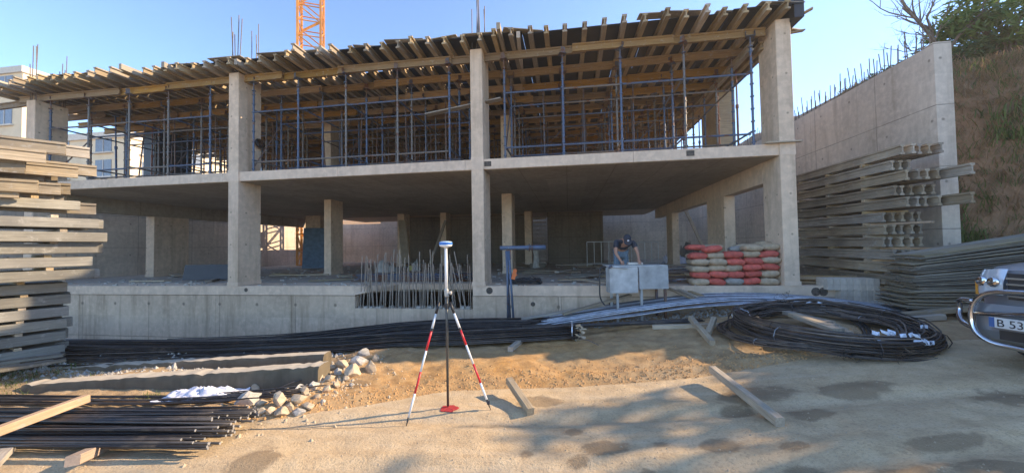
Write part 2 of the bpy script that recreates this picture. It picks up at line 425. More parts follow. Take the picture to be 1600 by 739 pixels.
col = m.mix(m.ramp(n4, [(.66, 0), (.74, .5)]), col, (.7, .62, .5))
# scrub and earth on the slope to the right
hill = m.ramp(m.noise(v, 1.1, 6, .7), [(.3, (.15, .12, .07)), (.45, (.27, .17, .10)), (.6, (.36, .22, .13)), (.75, (.22, .18, .10))])
hm = m.math('MULTIPLY', m.math('GREATER_THAN', sp.outputs[2], 1.0), m.math('GREATER_THAN', m.math('ABSOLUTE', m.math('SUBTRACT', sp.outputs[0], 0)), 8.1))
col = m.mix(hm, col, hill)
far = m.math('MULTIPLY', m.math('GREATER_THAN', sp.outputs[1], 26.9), 1)
col = m.mix(far, col, m.ramp(n1, [(.35, (.50, .27, .12)), (.6, (.40, .26, .14))]))
m.col(col)
h = m.math('ADD', m.math('MULTIPLY', n2, .6), m.math('ADD', m.math('MULTIPLY', n3, .45), m.math('MULTIPLY', n4, .1)))
m.bump(h, .8, .03)
me.materials.append(m.m)

# pebbles and crumbs strewn about, nobody could count them
def rock_mesh(name, mat, sx, sy, sz, seed, sub=2, cut=True):
    bm = bmesh.new(); bmesh.ops.create_icosphere(bm, subdivisions=sub, radius=.5)
    q = random.Random(seed)
    if cut:
        for k in range(12):
            n_ = Vector((q.uniform(-1, 1), q.uniform(-1, 1), q.uniform(-1, 1))).normalized(); dd = q.uniform(.24, .4)
            for vv in bm.verts:
                t = vv.co.dot(n_)-dd
                if t > 0: vv.co -= n_*t
    for vv in bm.verts:
        vv.co *= 1+.10*noise.noise(vv.co*4+Vector((seed, 0, 0)))
        vv.co = Vector((vv.co.x*sx, vv.co.y*sy, vv.co.z*sz))
    me_ = bpy.data.meshes.new(name); bm.to_mesh(me_); bm.free(); me_.materials.append(mat); smooth_by_angle(me_, 14); return me_
def strew(name, label, cat, mat, n, fx, size, seed, par=None):
    q = random.Random(seed); b = MB()
    base = [(0,0,.6),(.55,0,0),(.1,.5,0),(-.5,.2,0),(-.25,-.5,0),(.35,-.42,.05)]
    fs = [(0,1,2),(0,2,3),(0,3,4),(0,4,5),(0,5,1)]
    for i in range(n):
        x, y = fx(q); s = size(q); a = q.uniform(0, 6.28); c_, s_ = math.cos(a), math.sin(a); z = gz(x, y)-.1*s
        b.add([(x+s*(px*c_-py*s_)*q.uniform(.8, 1.2), y+s*(px*s_+py*c_), z+s*pz*q.uniform(.7, 1.2)) for px, py, pz in base], fs)
    o = b.build(name, mat, par); tag(o, label, cat, kind='stuff'); return o
strew('gravel', 'loose gravel and crumbs strewn over the sandy road', 'gravel', M_rock, 2600,
      lambda q: (q.uniform(-6, 7.5), q.uniform(2, 6.2)), lambda q: q.uniform(.006, .022), 3)
def edge_fx(q):
    x = q.uniform(-4, 5.2); return x, edge_y(x)+abs(q.gauss(0, .35))
strew('soil_crumbs', 'orange soil crumbs along the broken road edge', 'soil', plain('soil_lump', (.42, .24, .10), .95, 0, .3, 9, .6), 2600, edge_fx, lambda q: q.uniform(.01, .04), 4)
strew('rubble', 'pale broken rubble scattered between the kerbs and the basement wall', 'rubble', M_rockg, 2600,
      lambda q: (lambda p: (p.x, p.y))(cw(q.uniform(-9.5, -2.9), q.uniform(6.0, 9.0))), lambda q: q.uniform(.02, .10)*q.uniform(.5, 1), 5)
def farleft(q):
    p = cw(q.uniform(-9.6, -4.6), q.uniform(6.2, 8.6)); return p.x, p.y
strew('rubble', 'larger broken lumps between the left stack and the black bars', 'rubble', M_rockg, 260, farleft, lambda q: q.uniform(.06, .2)*q.uniform(.5, 1), 15)
strew('rubble', 'pale broken bits and dust lumps lying between and behind the two kerbs', 'rubble', M_rockg, 900, lambda q: (lambda p: (p.x, p.y))(cw(q.uniform(-9.3, -2.9), q.uniform(5.75, 7.2))), lambda q: q.uniform(.02, .11)*q.uniform(.4, 1), 19)
strew('rubble', 'small broken bits trodden in round the rock heap', 'rubble', M_rock, 500, lambda q: (lambda p: (p.x, p.y))(cw(q.gauss(-2.75, .45), q.gauss(5.2, .6))), lambda q: q.uniform(.012, .055), 16)
strew('rubble', 'grey rubble and crumbs at the foot of the wall on the right', 'rubble', M_rockg, 900,
      lambda q: (q.uniform(-1.5, 6.5), q.uniform(8.3, 9.2)), lambda q: q.uniform(.02, .09), 6)

# ------------------------------------------------------------------ basement wall, floor slab, retaining walls
def tagb(o, label, cat, kind=None): return tag(o, label, cat, kind=kind)
YF = 9.27
bw = thing('basement_wall', 'low grey concrete basement wall under the front edge of the ground floor', 'wall', (0, YF, -2.6))
def part(name, mb, mat, par, **kw):     # mb is in world coordinates; the parent sits at its own place
    o = mb.build(name, mat, None, **kw); o.parent = par; o.matrix_parent_inverse = par.matrix_basis.inverted() if par else Matrix(); return o
def wmi(par):
    M = par.matrix_basis.copy(); return M.inverted()
seams = [-19.2, -17.2, -14.8, -12.4, -10.0, -7.6, -5.7]
for a, b in zip(seams, seams[1:]):
    part('wall_panel', MB().box(a+.004, b-.004, YF+R.uniform(0, .006), YF+.25, -2.6, .672), M_conc, bw)
part('wall_panel', MB().box(-5.7, -2.45, YF+.004, YF+.25, -2.6, .33), M_conc, bw)
for a, b in ((-2.45, -.2), (-.2, 2.2), (2.2, 4.6), (4.6, 7.0), (7.0, 8.0)):
    part('wall_panel', MB().box(a+.004, b-.004, YF+R.uniform(0, .006), YF+.25, -2.6, .672), M_conc, bw)
# starter bars standing in the open bay
sb = MB().tube([(0, 0, -.25), (0, 0, 1.4)], .0115, 5).mesh('starter_bar', M_start)
for row, (yy, n, z1) in enumerate(((YF+.06, 34, 1.25), (YF+.19, 26, 1.1))):
    for i in range(n):
        x = -5.6+3.1*(i+.5)/n+R.uniform(-.04, .04)
        o = link('starter_bar', sb, bw, Matrix.Translation((x, yy-YF, .33+2.6)) @ Matrix.Rotation(R.gauss(0, .035)+(.18 if (x > -3.1 and R.random() < .45) else 0)*(-1), 4, 'Y') @ Matrix.Rotation(R.gauss(0, .03), 4, 'X') @ Matrix.Scale(R.uniform(.75, 1.12), 4, (0, 0, 1)))
b = MB()
for i in range(46):
    x = R.uniform(-5.7, -2.5); s = R.uniform(.02, .07); b.box(x, x+s*1.6, YF+.01+R.uniform(0, .12), YF+.14+s, .325, .33+s)
tag(part('rubble', b, M_rockg, bw), kind='stuff')

fs = thing('ground_floor_slab', 'dusty concrete ground floor slab reaching back under the building', 'floor slab', (0, YF, .93)); 
part('slab', MB().box(-19.0, 8.0, YF+.9, 26.6, .68, .93), M_floor, fs)
part('slab', MB().box(-19.0, -5.72, YF-.02, YF+.897, .68, .93), M_slab, fs)
part('slab', MB().box(-2.43, 8.0, YF-.02, YF+.897, .68, .93), M_slab, fs)
b = MB()
b.add([(-5.72, YF-.02, .68), (-5.72, YF-.02, .93), (-5.72, YF+.9, .93), (-5.72, YF+.9, .68), (-5.45, YF+.05, .74), (-5.42, YF+.12, .90), (-4.7, YF+.9, .92), (-4.8, YF+.9, .72)],
      [(0, 4, 5, 1), (1, 5, 6, 2), (0, 3, 7, 4), (4, 7, 6, 5), (2, 6, 7, 3)])
part('broken_edge', b, M_slab, fs)
part('slab_edge', MB().box(-4.7, -2.43, YF+.52, YF+.9, .78, .926), M_slab, fs)
# dark round form marks on the slab band near the columns
for x, z, s in ((-2.0, .81, .09), (-9.0, .82, .06), (1.0, .5, .06), (-.9, .48, .055), (5.45, .80, .10), (5.6, .80, .10)):
    q = MB().lathe([(s, 0), (s*.9, .006), (s*.3, .006)], 12, Matrix.Translation((x, YF-.018, z)) @ Matrix.Rotation(rad(90), 4, 'X'))
    part('form_mark', q, MATS['dark_mark'] if 'dark_mark' in MATS else plain('dark_mark', (.10, .085, .07), .95, 0, .4, 20), fs)

def ret_wall(label, boxes, mat=M_wall):
    t = thing('retaining_wall', label, 'wall', (boxes[0][0], boxes[0][2], -2.6))
    for bx in boxes: part('wall_panel', MB().box(*bx), mat, t)
    return t
bx = []; y = 9.45
while y < 26.6:
    bx.append((-19.3, -19.0+R.uniform(0, .006), y+.004, min(y+2.4, 26.6)-.004, -2.6, 3.87)); y += 2.4
ret_wall('tall grey retaining wall along the left side of the building', bx)
bx = []; x = -19.0
while x < 7.9:
    x1 = min(x+2.4, 8.0); bx.append((x+.004, x1-.004, 26.6-R.uniform(0, .006), 26.9, -2.6, 3.87 if x < -16.5 else 6.05)); x += 2.4
ret_wall('grey retaining wall closing the back of the ground floor', bx)
bx = []; y = 9.62
YE = 9.52
y = YE
while y < 26.8:
    bx.append((8.0-R.uniform(0, .006), 8.3, y+.004, min(y+2.0, 26.9)-.004, -2.6, 6.2)); y += 2.0
rw = ret_wall('high grey retaining wall on the right with bars along its top', bx)
part('wall_end', MB().box(7.985, 8.32, YE-.22, YE, -2.6, 6.23), M_wall, rw)
sb2 = MB().tube([(0, 0, -.05), (0, 0, .55)], .011, 5).mesh('starter_bar', M_rebarr)
y = YE+.1
while y < 26.5:
    for xx in (8.08, 8.22):
        link('starter_bar', sb2, rw, Matrix.Translation((xx-rw.location.x, y+R.uniform(-.03, .03)-rw.location.y, 6.2+2.6)) @ Matrix.Rotation(R.gauss(0, .05), 4, 'X') @ Matrix.Rotation(R.gauss(0, .05), 4, 'Y') @ Matrix.Scale(R.uniform(.6, 1.25), 4, (0, 0, 1)))
    y += .22

# ------------------------------------------------------------------ columns and the first floor slab
def column(x0, x1, y0, y1, z0, z1, label, starters=False, low=False):
    t = thing('concrete_column', label, 'column', ((x0+x1)/2, (y0+y1)/2, z0))
    b = MB(); c = .012
    for (za, zb) in ((z0, z1),):
        p = [(x0+c, y0), (x1-c, y0), (x1, y0+c), (x1, y1-c), (x1-c, y1), (x0+c, y1), (x0, y1-c), (x0, y0+c)]
        b.add([(a, q, za) for a, q in p]+[(a, q, zb) for a, q in p], [(i, (i+1) % 8, 8+(i+1) % 8, 8+i) for i in range(8)]+[tuple(range(8, 16)), tuple(range(7, -1, -1))])
    part('shaft', b, M_col, t)
    if z0 < 1: part('kicker', MB().box(x0-.012, x1+.012, y0-.012, y1+.012, z0-.002, z0+.10), M_slab, t)
    else: part('collar', MB().box(x0-.006, x1+.006, y0-.006, y1+.006, z0-.27, z0+.06), M_slab, t)
    if starters:
        s_ = MB().tube([(0, 0, 0), (0, 0, 2.0)], .012, 5).mesh('starter_bar', M_rebarr)
        for i in range(5):
            for yy in (y0+.06, y1-.06):
                if R.random() < .15: continue
                link('starter_bar', s_, t, Matrix.Translation((lerp(x0+.05, x1-.05, i/4)-t.location.x, yy-t.location.y, z1-.02-t.location.z)) @ Matrix.Rotation(R.gauss(0, .02), 4, 'X') @ Matrix.Rotation(R.gauss(0, .02), 4, 'Y') @ Matrix.Scale(R.uniform(.55, .95), 4, (0, 0, 1)))
    return t
CX = [(-16.95, -16.6), (-9.59, -9.26), (-2.43, -2.11), (4.82, 5.14)]
nmx = ['far left', 'left', 'middle', 'right']
for i, (a, b_) in enumerate(CX):
    column(a, b_, YF-.03, YF+.77, .932, 3.91, f'ground floor concrete column at the front, {nmx[i]} one of four' if i != 3 else 'ground floor concrete corner column beside the cement sacks')
    column(a, b_, YF-.03, YF+.77, 4.17, 7.04 if i else 6.8, f'first floor concrete column at the front edge, {nmx[i]} one of four', starters=i < 3)
column(-17.0, -16.6, 12.7, 14.1, .932, 3.38, 'broad ground floor column standing behind the left timber stack')
cfl = column(-17.0, -16.6, 12.7, 14.1, 4.17, 7.0, 'broad first floor column in dark formwork at the left side of the building')
part('column_form', MB().box(-17.05, -16.55, 12.62, 14.16, 4.24, 6.98), M_ply, cfl)
column(4.82, 5.14, 12.4, 13.85, .932, 3.38, 'broad ground floor column behind the cement sacks')
cfr = column(4.82, 5.14, 12.4, 13.85, 4.17, 7.0, 'broad first floor column in brown timber formwork at the right side')
part('column_form', MB().box(4.75, 5.2, 12.33, 13.9, 4.24, 6.98), M_joist, cfr)
column(-9.55, -9.25, 13.4, 14.2, .932, 3.91, 'inner ground floor column just left of the open basement bay')
column(-9.55, -9.25, 13.4, 14.2, 4.17, 7.0, 'inner first floor column in the middle bay among the scaffolding')
column(-2.43, -2.05, 13.6, 14.4, .932, 3.91, 'inner ground floor column behind the blue trestle')
column(-2.43, -2.05, 13.6, 14.4, 4.17, 7.0, 'inner first floor column behind the middle front column')
column(-9.6, -9.2, 19.9, 20.7, .932, 3.91, 'dark rear ground floor column behind the standing bars')
column(-7.1, -6.75, 20.0, 20.8, .932, 3.91, 'rear ground floor column seen just left of the surveying pole')
column(-2.4, -2.0, 20.6, 21.3, .932, 3.91, 'rear ground floor column beside the stair')
column(4.8, 5.1, 18.2, 19.2, .932, 3.38, 'rear ground floor column near the leaning plank')
column(-15.0, -14.05, 19.4, 19.8, .932, 3.91, 'dark rear ground floor column beside the crane mast')
us = thing('first_floor_slab', 'first floor concrete slab with pale front edge under the scaffolding', 'floor slab', (0, YF, 4.17))
xx = [-17.0, -13.3, -9.8, -6.2, -2.6, 1.6, 5.0]
for a, b_ in zip(xx, xx[1:]): part('slab', MB().box(a+.003, b_-.003, YF, 21.6, 3.91, 4.17), M_slab, us)
part('slab', MB().box(-14.9, 5.0, 21.603, 25.6, 3.91, 4.17), M_slab, us)  # rear strip added to keep sun off the left wall and darken the interior
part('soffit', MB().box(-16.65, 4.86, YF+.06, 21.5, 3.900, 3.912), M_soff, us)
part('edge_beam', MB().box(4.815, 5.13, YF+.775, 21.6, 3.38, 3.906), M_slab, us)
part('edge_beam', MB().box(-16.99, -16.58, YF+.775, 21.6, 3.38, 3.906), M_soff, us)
lipM = along((4.55, YF-.09, 4.155), (5.25, YF-.09, 4.165))
part('lip_board', MB().box(4.5, 5.25, YF-.13, YF-.005, 4.172, 4.20), M_old, us)
for x, z in ((-2.0, 4.05), (2.9, 4.06)):
    part('form_mark', MB().box(x-.09, x+.09, YF-.006, YF+.02, z-.07, z+.06), MATS['dark_mark'], us)
# core wall and stair at the back of the ground floor
cwall = thing('core_wall', 'dark concrete core wall deep inside the ground floor', 'wall', (-5, 22.6, .93))
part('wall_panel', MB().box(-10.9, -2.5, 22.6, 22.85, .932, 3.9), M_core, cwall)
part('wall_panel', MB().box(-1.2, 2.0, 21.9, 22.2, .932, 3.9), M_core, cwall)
cw2 = thing('added_dark_screen', 'added dark screen deep inside the first floor, blocking rear light behind the scaffolding', 'dark screen', (-5, 19.5, 4.17))  # black screen added to stop rear light leaking in and darken the bays
for k in range(13): part('screen_panel', MB().box(-12.6+1.22*k, -11.39+1.22*k, 19.15, 19.25, 4.175, 6.7), M_ply, cw2)
for k in range(4): part('screen_rail', MB().box(-12.7, 3.3, 19.05, 19.148, 4.5+.6*k, 4.6+.6*k), M_joist, cw2)
t = thing('stair', 'concrete stair in the gap beside the rear column', 'stair', (-2.1, 22.0, .93))
for k in range(12):
    part('step', MB().box(-2.45, -1.3, 21.45+.10*k, 21.75+.10*k, .932+.24*k, 1.05+.24*k), M_floor, t)
# ------------------------------------------------------------------ roof formwork on the first floor
def h20(L, name, mat, h=.2, c=.04):
    f = .022; w_ = .013
    pr = [(-c, 0), (c, 0), (c, f*1.7), (w_, f*2.3), (w_, h-f*2.3), (c, h-f*1.7), (c, h), (-c, h), (-c, h-f*1.7), (-w_, h-f*2.3), (-w_, f*2.3), (-c, f*1.7)]
    return MB().prism(pr, 0, L).mesh(name, mat)
def plank_mesh(L, w_, h_, name, mat):
    c = min(w_, h_)*.07
    pr = [(-w_/2+c, 0), (w_/2-c, 0), (w_/2, c), (w_/2, h_-c), (w_/2-c, h_), (-w_/2+c, h_), (-w_/2, h_-c), (-w_/2, c)]
    return MB().prism(pr, 0, L).mesh(name, mat)
fw = thing('roof_formwork', 'timber roof formwork of yellow beams, joists and black boards above the scaffolding', 'formwork', (-6, YF, 6.85))
LI = fw.matrix_basis.inverted()
def child(name, me_, par, M): o = link(name, me_, par); o.matrix_local = par.matrix_basis.inverted() @ M; return o
ZB = 6.84                                   # underside of the main beams
main = {L: h20(L, 'main_beam', M_h20) for L in (2.45, 3.3, 3.9)}
ROWS = [9.50+1.02*i for i in range(12)]
for ri, y in enumerate(ROWS):
    x = -17.9+R.uniform(-.2, .1) if ri else -17.6; k = 0
    while x < 4.9:
        L = R.choice((3.3, 3.9, 3.9, 2.45))
        if x+L > 5.25: L = next((q for q in (3.9, 3.3, 2.45) if x+q < 5.3), 2.45)
        off = .045*(1 if k % 2 else -1)
        if x+L > 5.6: break
        child('main_beam', main[L], fw, along((x, y+off, ZB+R.uniform(-.006, .006)), (x+L, y+off+R.uniform(-.02, .02), ZB+R.uniform(-.012, .012))))
        x += L-.35; k += 1
jst = {L: h20(L, 'joist', M_joist, .2, .055) for L in (2.45, 3.3, 3.9)}
jp = {L: plank_mesh(L, .09, .16, 'joist', M_old) for L in (2.45, 3.3)}
x = -18.1; nj = 0
while x < 5.15:
    y0 = YF-.38-abs(R.gauss(0, .10))
    if x < -12: y0 -= .15
    if R.random() < .06: y0 -= .22
    segs = [(y0, 3.9), (y0+3.5+R.uniform(-.3, .1), 3.9), (y0+7.0+R.uniform(-.3, .1), 3.9), (y0+10.4, 2.45)]
    for k, (ya, L) in enumerate(segs):
        xo = .05*(k % 2)
        ang = R.gauss(0, .018) if k == 0 else R.gauss(0, .012)
        z = ZB+.203
        child('joist', jst[L], fw, along((x+xo, ya, z), (x+xo+ang*L, ya+L, z)))
    if R.random() < .14:                      # an extra loose timber beside the joist
        L = R.choice((2.45, 3.3)); ya = y0-R.uniform(-.25, .3)
        child('loose_timber', jp[L], fw, along((x+.17, ya, ZB+.203), (x+.17+R.gauss(0, .05)*L, ya+L, ZB+.215)))
    x += .43+R.uniform(-.05, .05); nj += 1
b = MB().box(0, 2.44, 0, 1.2, 0, .02); shm = b.mesh('deck_board', M_ply)
y = YF-.12; r = 0
while y < 21.8:
    x = -18.15+(.6 if r % 2 else 0)
    while x < 5.0:
        s = min(1, (5.3-x)/2.44)
        child('deck_board', shm, fw, Matrix.Translation((x, y+R.uniform(-.02, .02)-(R.choice((0, 0, .12)) if r == 0 else 0), ZB+.408+R.uniform(0, .002))) @ Matrix.Scale(s*.998, 4, (1, 0, 0)))
        x += 2.445
    y += 1.205; r += 1
# dark edge form and waste boards at the right hand corner
part('edge_form', MB().box(5.12, 5.32, YF-.22, YF+3.4, 6.95, 7.75), M_ply, fw)
for i in range(6):
    p = Vector((4.92+R.uniform(0, .12), YF+.4+R.uniform(-.3, 1.6), ZB+R.uniform(.02, .16)))
    child('loose_timber', plank_mesh(.72, .1, .03, 'loose_timber', M_joist), fw, along(p, p+Vector((.5, R.uniform(-.35, .35), R.uniform(-.12, .2)))))
for xx_ in (4.55, 4.78, 5.0):
    for k in range(3):
        child('stringer', jst[3.9], fw, along((xx_, YF+.5+3.7*k, ZB-.205+R.uniform(-.02, .02)), (xx_+R.uniform(-.03, .03), YF+4.4+3.7*k, ZB-.205)))
# light plywood scraps on the deck edge
for i in range(30):
    x = R.uniform(-17, 4.8); child('scrap_board', plank_mesh(1, .25, .02, 'scrap_board', M_ramp), fw, along((x, YF-.25+R.uniform(-.1, .2), ZB+.43), (x+1, YF-.2+R.uniform(-.1, .25), ZB+.43+R.uniform(0, .03))))
for i in range(16):    # beam ends poking out at the left side
    p = Vector((-17.6, 9.6+.7*i, ZB+.0)); child('main_beam', main[2.45], fw, along(p+Vector((-1.2+R.uniform(-.2, .2), R.uniform(-.1, .1), -.03)), p+Vector((1.2, 0, 0))))
# flat plank lying across the ledgers in the middle bay
pl = link('scaffold_plank', plank_mesh(2.2, .2, .035, 'scaffold_plank', M_old), None, along((-3.85, YF+.55, 5.62), (-1.7, YF+.3, 5.80)))
tag(pl, 'weathered plank laid high across the scaffold tubes behind the middle column', 'plank')

# ------------------------------------------------------------------ shoring scaffolds
def standard_mesh():
    b = MB(); b.tube([(0, 0, 0), (0, 0, 2.38)], .028, 8)
    for z in (.12, .38, .62, .92, 1.22, 1.52, 1.78, 2.02, 2.3): b.lathe([(.030, z-.018), (.044, z-.012), (.046, z+.012), (.030, z+.02)], 8)
    b.box(-.075, .075, -.075, .075, 0, .008)
    return b.mesh('standard', M_scaf, False)
def head_mesh():
    b = MB(); b.tube([(0, 0, 2.38), (0, 0, 2.655)], .017, 6); b.lathe([(.02, 2.40), (.055, 2.41), (.055, 2.43), (.02, 2.44)], 8)
    b.box(-.1, .1, -.09, .09, 2.655, 2.663); b.box(-.1, -.092, -.05, .05, 2.663, 2.80); b.box(.092, .1, -.05, .05, 2.663, 2.80)
    return b.mesh('u_head', M_scafd)
SM, HM = standard_mesh(), head_mesh()
def led(L): return MB().tube([(0, 0, 0), (L, 0, 0)], .025, 7).mesh('ledger', M_scaf)
LEDS = {}
def ledger(par, p0, p1):
    L = round((Vector(p1)-Vector(p0)).length, 2)
    if L not in LEDS: LEDS[L] = led(L)
    child('ledger', LEDS[L], par, along(p0, p1))
bays = [('left', [-16.4, -14.9, -13.4, -11.95, -10.45]), ('middle', [-9.0, -7.56, -6.07, -4.58, -3.08]), ('right', [-1.58, -.09, 1.39, 2.89, 4.37])]
for nm, X in bays:
    t = thing('shoring_scaffold', f'blue and rusty shoring scaffold filling the {nm} bay of the first floor', 'scaffold', (X[2], ROWS[0], 4.17))
    st = MB()
    for ri, y in enumerate(ROWS):
        y = y-.0
        jx = [x+R.uniform(-.03, .03) for x in X]
        for x in jx:
            o = child('standard', SM, t, Matrix.Translation((x, y, 4.172)) @ Matrix.Rotation(R.uniform(0, 6), 4, 'Z'))
            hh = link('u_head', HM, o, Matrix.Identity(4))
        for z in (4.50, 5.95):
            zz = z+R.uniform(-.02, .02)
            if ri < 4:
                for a, c in zip(X, X[1:]): ledger(t, (a+.03, y-.0, zz), (c-.03, y, zz+R.uniform(-.01, .01)))
            else: st.tube([(X[0]-.03, y, zz), (X[-1]+.03, y, zz)], .021, 5)
            if ri < 11:
                for x in X: 
                    if ri < 3: ledger(t, (x, y+.03, zz+.06), (x, ROWS[ri+1]-.03, zz+.06))
                    else: st.tube([(x, y, zz+.06), (x, ROWS[ri+1], zz+.06)], .021, 5)
        if ri >= 2:
            for a, c in zip(X, X[1:]):
                xm = (a+c)/2+R.uniform(-.2, .2); st.tube([(xm, y+R.uniform(-.3, .3), 4.175), (xm+R.uniform(-.03, .03), y, 6.83)], .024, 5)
        if ri < 11 and ri % 2 == 0:
            x = X[(ri//2) % 5]; st.tube([(x, y, 4.35), (x, ROWS[ri+1], 5.9)], .02, 5)
    # low diagonals lying just above the slab
    for a, c in zip(X[::2], X[1::2]): st.tube([(a, ROWS[1], 4.5), (c, ROWS[1]+.1, 4.25)], .02, 5); st.tube([(a, ROWS[3], 4.3), (c, ROWS[3], 5.9)], .02, 5)
    tag(part('far_ledgers', st, M_scafd, t), kind='stuff')
# extra loose props between the scaffold bays and along the right side
props = [(-16.0, 11.0), (-16.1, 12.2), (4.7, 11.0), (4.6, 12.0), (4.9, 14.6), (4.7, 15.5), (3.6, 13.0), (4.2, 14.1), (4.85, 16.6), (-10.0, 11.5), (-2.7, 12.1), (-2.5, 11.3), (4.7, 17.7)]
PM = MB().tube([(0, 0, 0), (0, 0, 1.5)], .03, 8).tube([(0, 0, 1.5), (0, 0, 2.66)], .022, 8).lathe([(.03, 1.46), (.045, 1.48), (.045, 1.56), (.024, 1.58)], 8).box(-.07, .07, -.07, .07, 0, .008).box(-.07, .07, -.07, .07, 2.652, 2.66).mesh('steel_prop', M_scafr if 'M_scafr' in globals() else paint_rust('prop_rust', (.22, .08, .04), (.05, .09, .17)))
for i, (x, y) in enumerate(props):
    o = link('steel_prop', PM, None, Matrix.Translation((x, y, 4.172)) @ Matrix.Rotation(R.gauss(0, .012), 4, 'X'))
    tag(o, 'adjustable steel prop standing among the scaffolding on the first floor', 'prop', 'steel props between the scaffold bays')
# round lamp on the left front column
lt = thing('work_lamp', 'round work lamp hung on the inner side of the left front column', 'lamp', (-9.2, YF+.62, 5.15))
part('lamp_body', MB().lathe([(.05, -.09), (.14, -.05), (.16, .02), (.15, .04)], 14, Matrix.Translation((-9.17, YF+.62, 5.15)) @ Matrix.Rotation(rad(70), 4, 'Y') @ Matrix.Rotation(rad(0), 4, 'X')), M_dark, lt)
part('reflector', MB().lathe([(.06, .03), (.13, .045), (.13, .055), (.02, .05)], 14, Matrix.Translation((-9.17, YF+.62, 5.15)) @ Matrix.Rotation(rad(70), 4, 'Y')), M_chrome, lt)
part('bracket', MB().box(-9.262, -9.2, YF+.6, YF+.64, 5.10, 5.20), M_dark, lt)

# ------------------------------------------------------------------ crane mast
cm = thing('tower_crane', 'orange lattice mast of a tower crane rising behind the roof formwork', 'crane', (-16.3+.1, 22.6, .93), rad(28))
def lat(par, H, s, name_c='chord'):
    for sx in (-1, 1):
        for sy in (-1, 1): MB().box(sx*s-.07, sx*s+.07, sy*s-.07, sy*s+.07, 0, H).build('chord', M_crane, par)
    k = 0; z = 0; st = 1.0
    while z < H-st:
        for a, b_ in (((-s, -s), (s, -s)), ((s, -s), (s, s)), ((s, s), (-s, s)), ((-s, s), (-s, -s))):
            p, q = (a, b_) if k % 2 else (b_, a)
            m_ = MB().tube([(p[0], p[1], z), (q[0], q[1], z+st)], .045, 5); m_.tube([(a[0], a[1], z), (b_[0], b_[1], z)], .04, 5)
            m_.build('lattice', M_crane, par)
        z += st; k += 1
lat(cm, 21, .68)
cm.location = at(486, 400, d=24.6); cm.location.z = .95

# ------------------------------------------------------------------ far buildings and hill trees
def building(label, x0, x1, y0, y1, z0, z1, mat, nf, nw, wz=1.3, face='y'):
    t = thing('apartment_building', label, 'building', ((x0+x1)/2, y0, z0))
    part('wall', MB().box(x0, x1, y0, y1, z0, z1), mat, t)
    part('parapet', MB().box(x0-.15, x1+.15, y0-.15, y1+.15, z1, z1+.5), M_sill, t)
    fh = (z1-z0)/nf
    for f in range(nf):
        for k in range(nw):
            xc = x0+(x1-x0)*(k+.5)/nw; zz = z0+fh*(f+.45)
            o = part('window', MB().box(xc-.75, xc+.75, y0-.03, y0+.1, zz, zz+wz), M_win, t)
            o2 = MB().box(xc-.9, xc+.9, y0-.18, y0-.032, zz-.12, zz-.002).box(xc-.02, xc+.02, y0-.06, y0-.032, zz, zz+wz).build('frame', M_sill, o)
        if f % 2 == 0: part('balcony', MB().box(x0+.5, x0+3.0, y0-1.1, y0-.2, z0+fh*f-.2, z0+fh*f+.8), M_sill, t)
    for k in range(int((y1-y0)/3.5)):
        for f in range(nf):
            zz = z0+fh*(f+.45); yc = y0+1.8+3.5*k; o = part('window', MB().box(x1-.1, x1+.03, yc-.7, yc+.7, zz, zz+wz), M_win, t)
            MB().box(x1+.032, x1+.15, yc-.85, yc+.85, zz-.12, zz-.002).build('sill', M_sill, o)
    return t
building('cream apartment block at the far left edge behind the timber stack', -53, -42.6, 23, 25.2, 3.2, 16.4, M_bldg, 5, 3)
building('lower cream apartment block seen through the left scaffold bay', -41.5, -33.4, 23.5, 32, 3.2, 10.8, M_bldg, 4, 2)
building('ochre house seen low through the left scaffold bay', -62, -50, 46, 60, 3.2, 13.5, M_bldg2, 3, 4)
building('pale house far behind the green trees of the left bay', -62, -44, 70, 84, 4, 19, M_bldg, 4, 5)

def leaves(b, cen, rx, ry, rz, n, s, q, droop=0, stretch=2.2):
    for i in range(n):
        while True:
            p = Vector((q.uniform(-1, 1), q.uniform(-1, 1), q.uniform(-1, 1)))
            if p.length < 1 and p.length > .35*q.random(): break
        p = Vector((p.x*rx, p.y*ry, p.z*rz))+cen
        d = Vector((q.uniform(-1, 1), q.uniform(-1, 1), q.uniform(-.7, .5)-droop)).normalized(); e = d.orthogonal().normalized()
        e.rotate(Matrix.Rotation(q.uniform(0, 6.28), 3, d)); L = s*q.uniform(.6, 1.4); W = L/stretch*.5
        b.add([p, p+d*L*.5+e*W, p+d*L, p+d*L*.5-e*W], [(0, 1, 2, 3)])
def tree(label, x, y, z, h, r, mat, seed, nclump=26, nl=150, s=.28, group=None, trunk_r=.16, flat=.75, mesh_cache={}):
    q = random.Random(seed); t = thing('tree', label, 'tree', (x, y, z), 0, group)
    b = MB(); cr = MB(); tp = Vector((q.uniform(-.3, .3), q.uniform(-.3, .3), h*.55))
    b.tube([(0, 0, -.3), (tp.x*.4, tp.y*.4, h*.3), tuple(tp)], [trunk_r, trunk_r*.8, trunk_r*.5], 7)
    for i in range(nclump):
        a = q.uniform(0, 6.28); rr = r*math.sqrt(q.random()); zz = h*.62+q.uniform(-.45, .42)*h*flat*(1-.5*rr/r)
        c = Vector((math.cos(a)*rr, math.sin(a)*rr, zz))
        b.tube([tuple(tp*q.uniform(.55, 1)), tuple((tp+c)/2+Vector((0, 0, -.1*h))*.3), tuple(c)], [trunk_r*.35, trunk_r*.2, .015], 5)
        k = r*q.uniform(.22, .42); leaves(cr, c, k, k, k*.7, nl, s, q)
    b.build('trunk', M_bark, t); cr.build('crown', mat, t)
    return t
p_ = at(318, 325, d=40); tree('leafy tree behind the left retaining wall under the slab', p_.x, p_.y, 3.6, 3.6, 2.4, M_leaf, 5, 16, 220, .3)
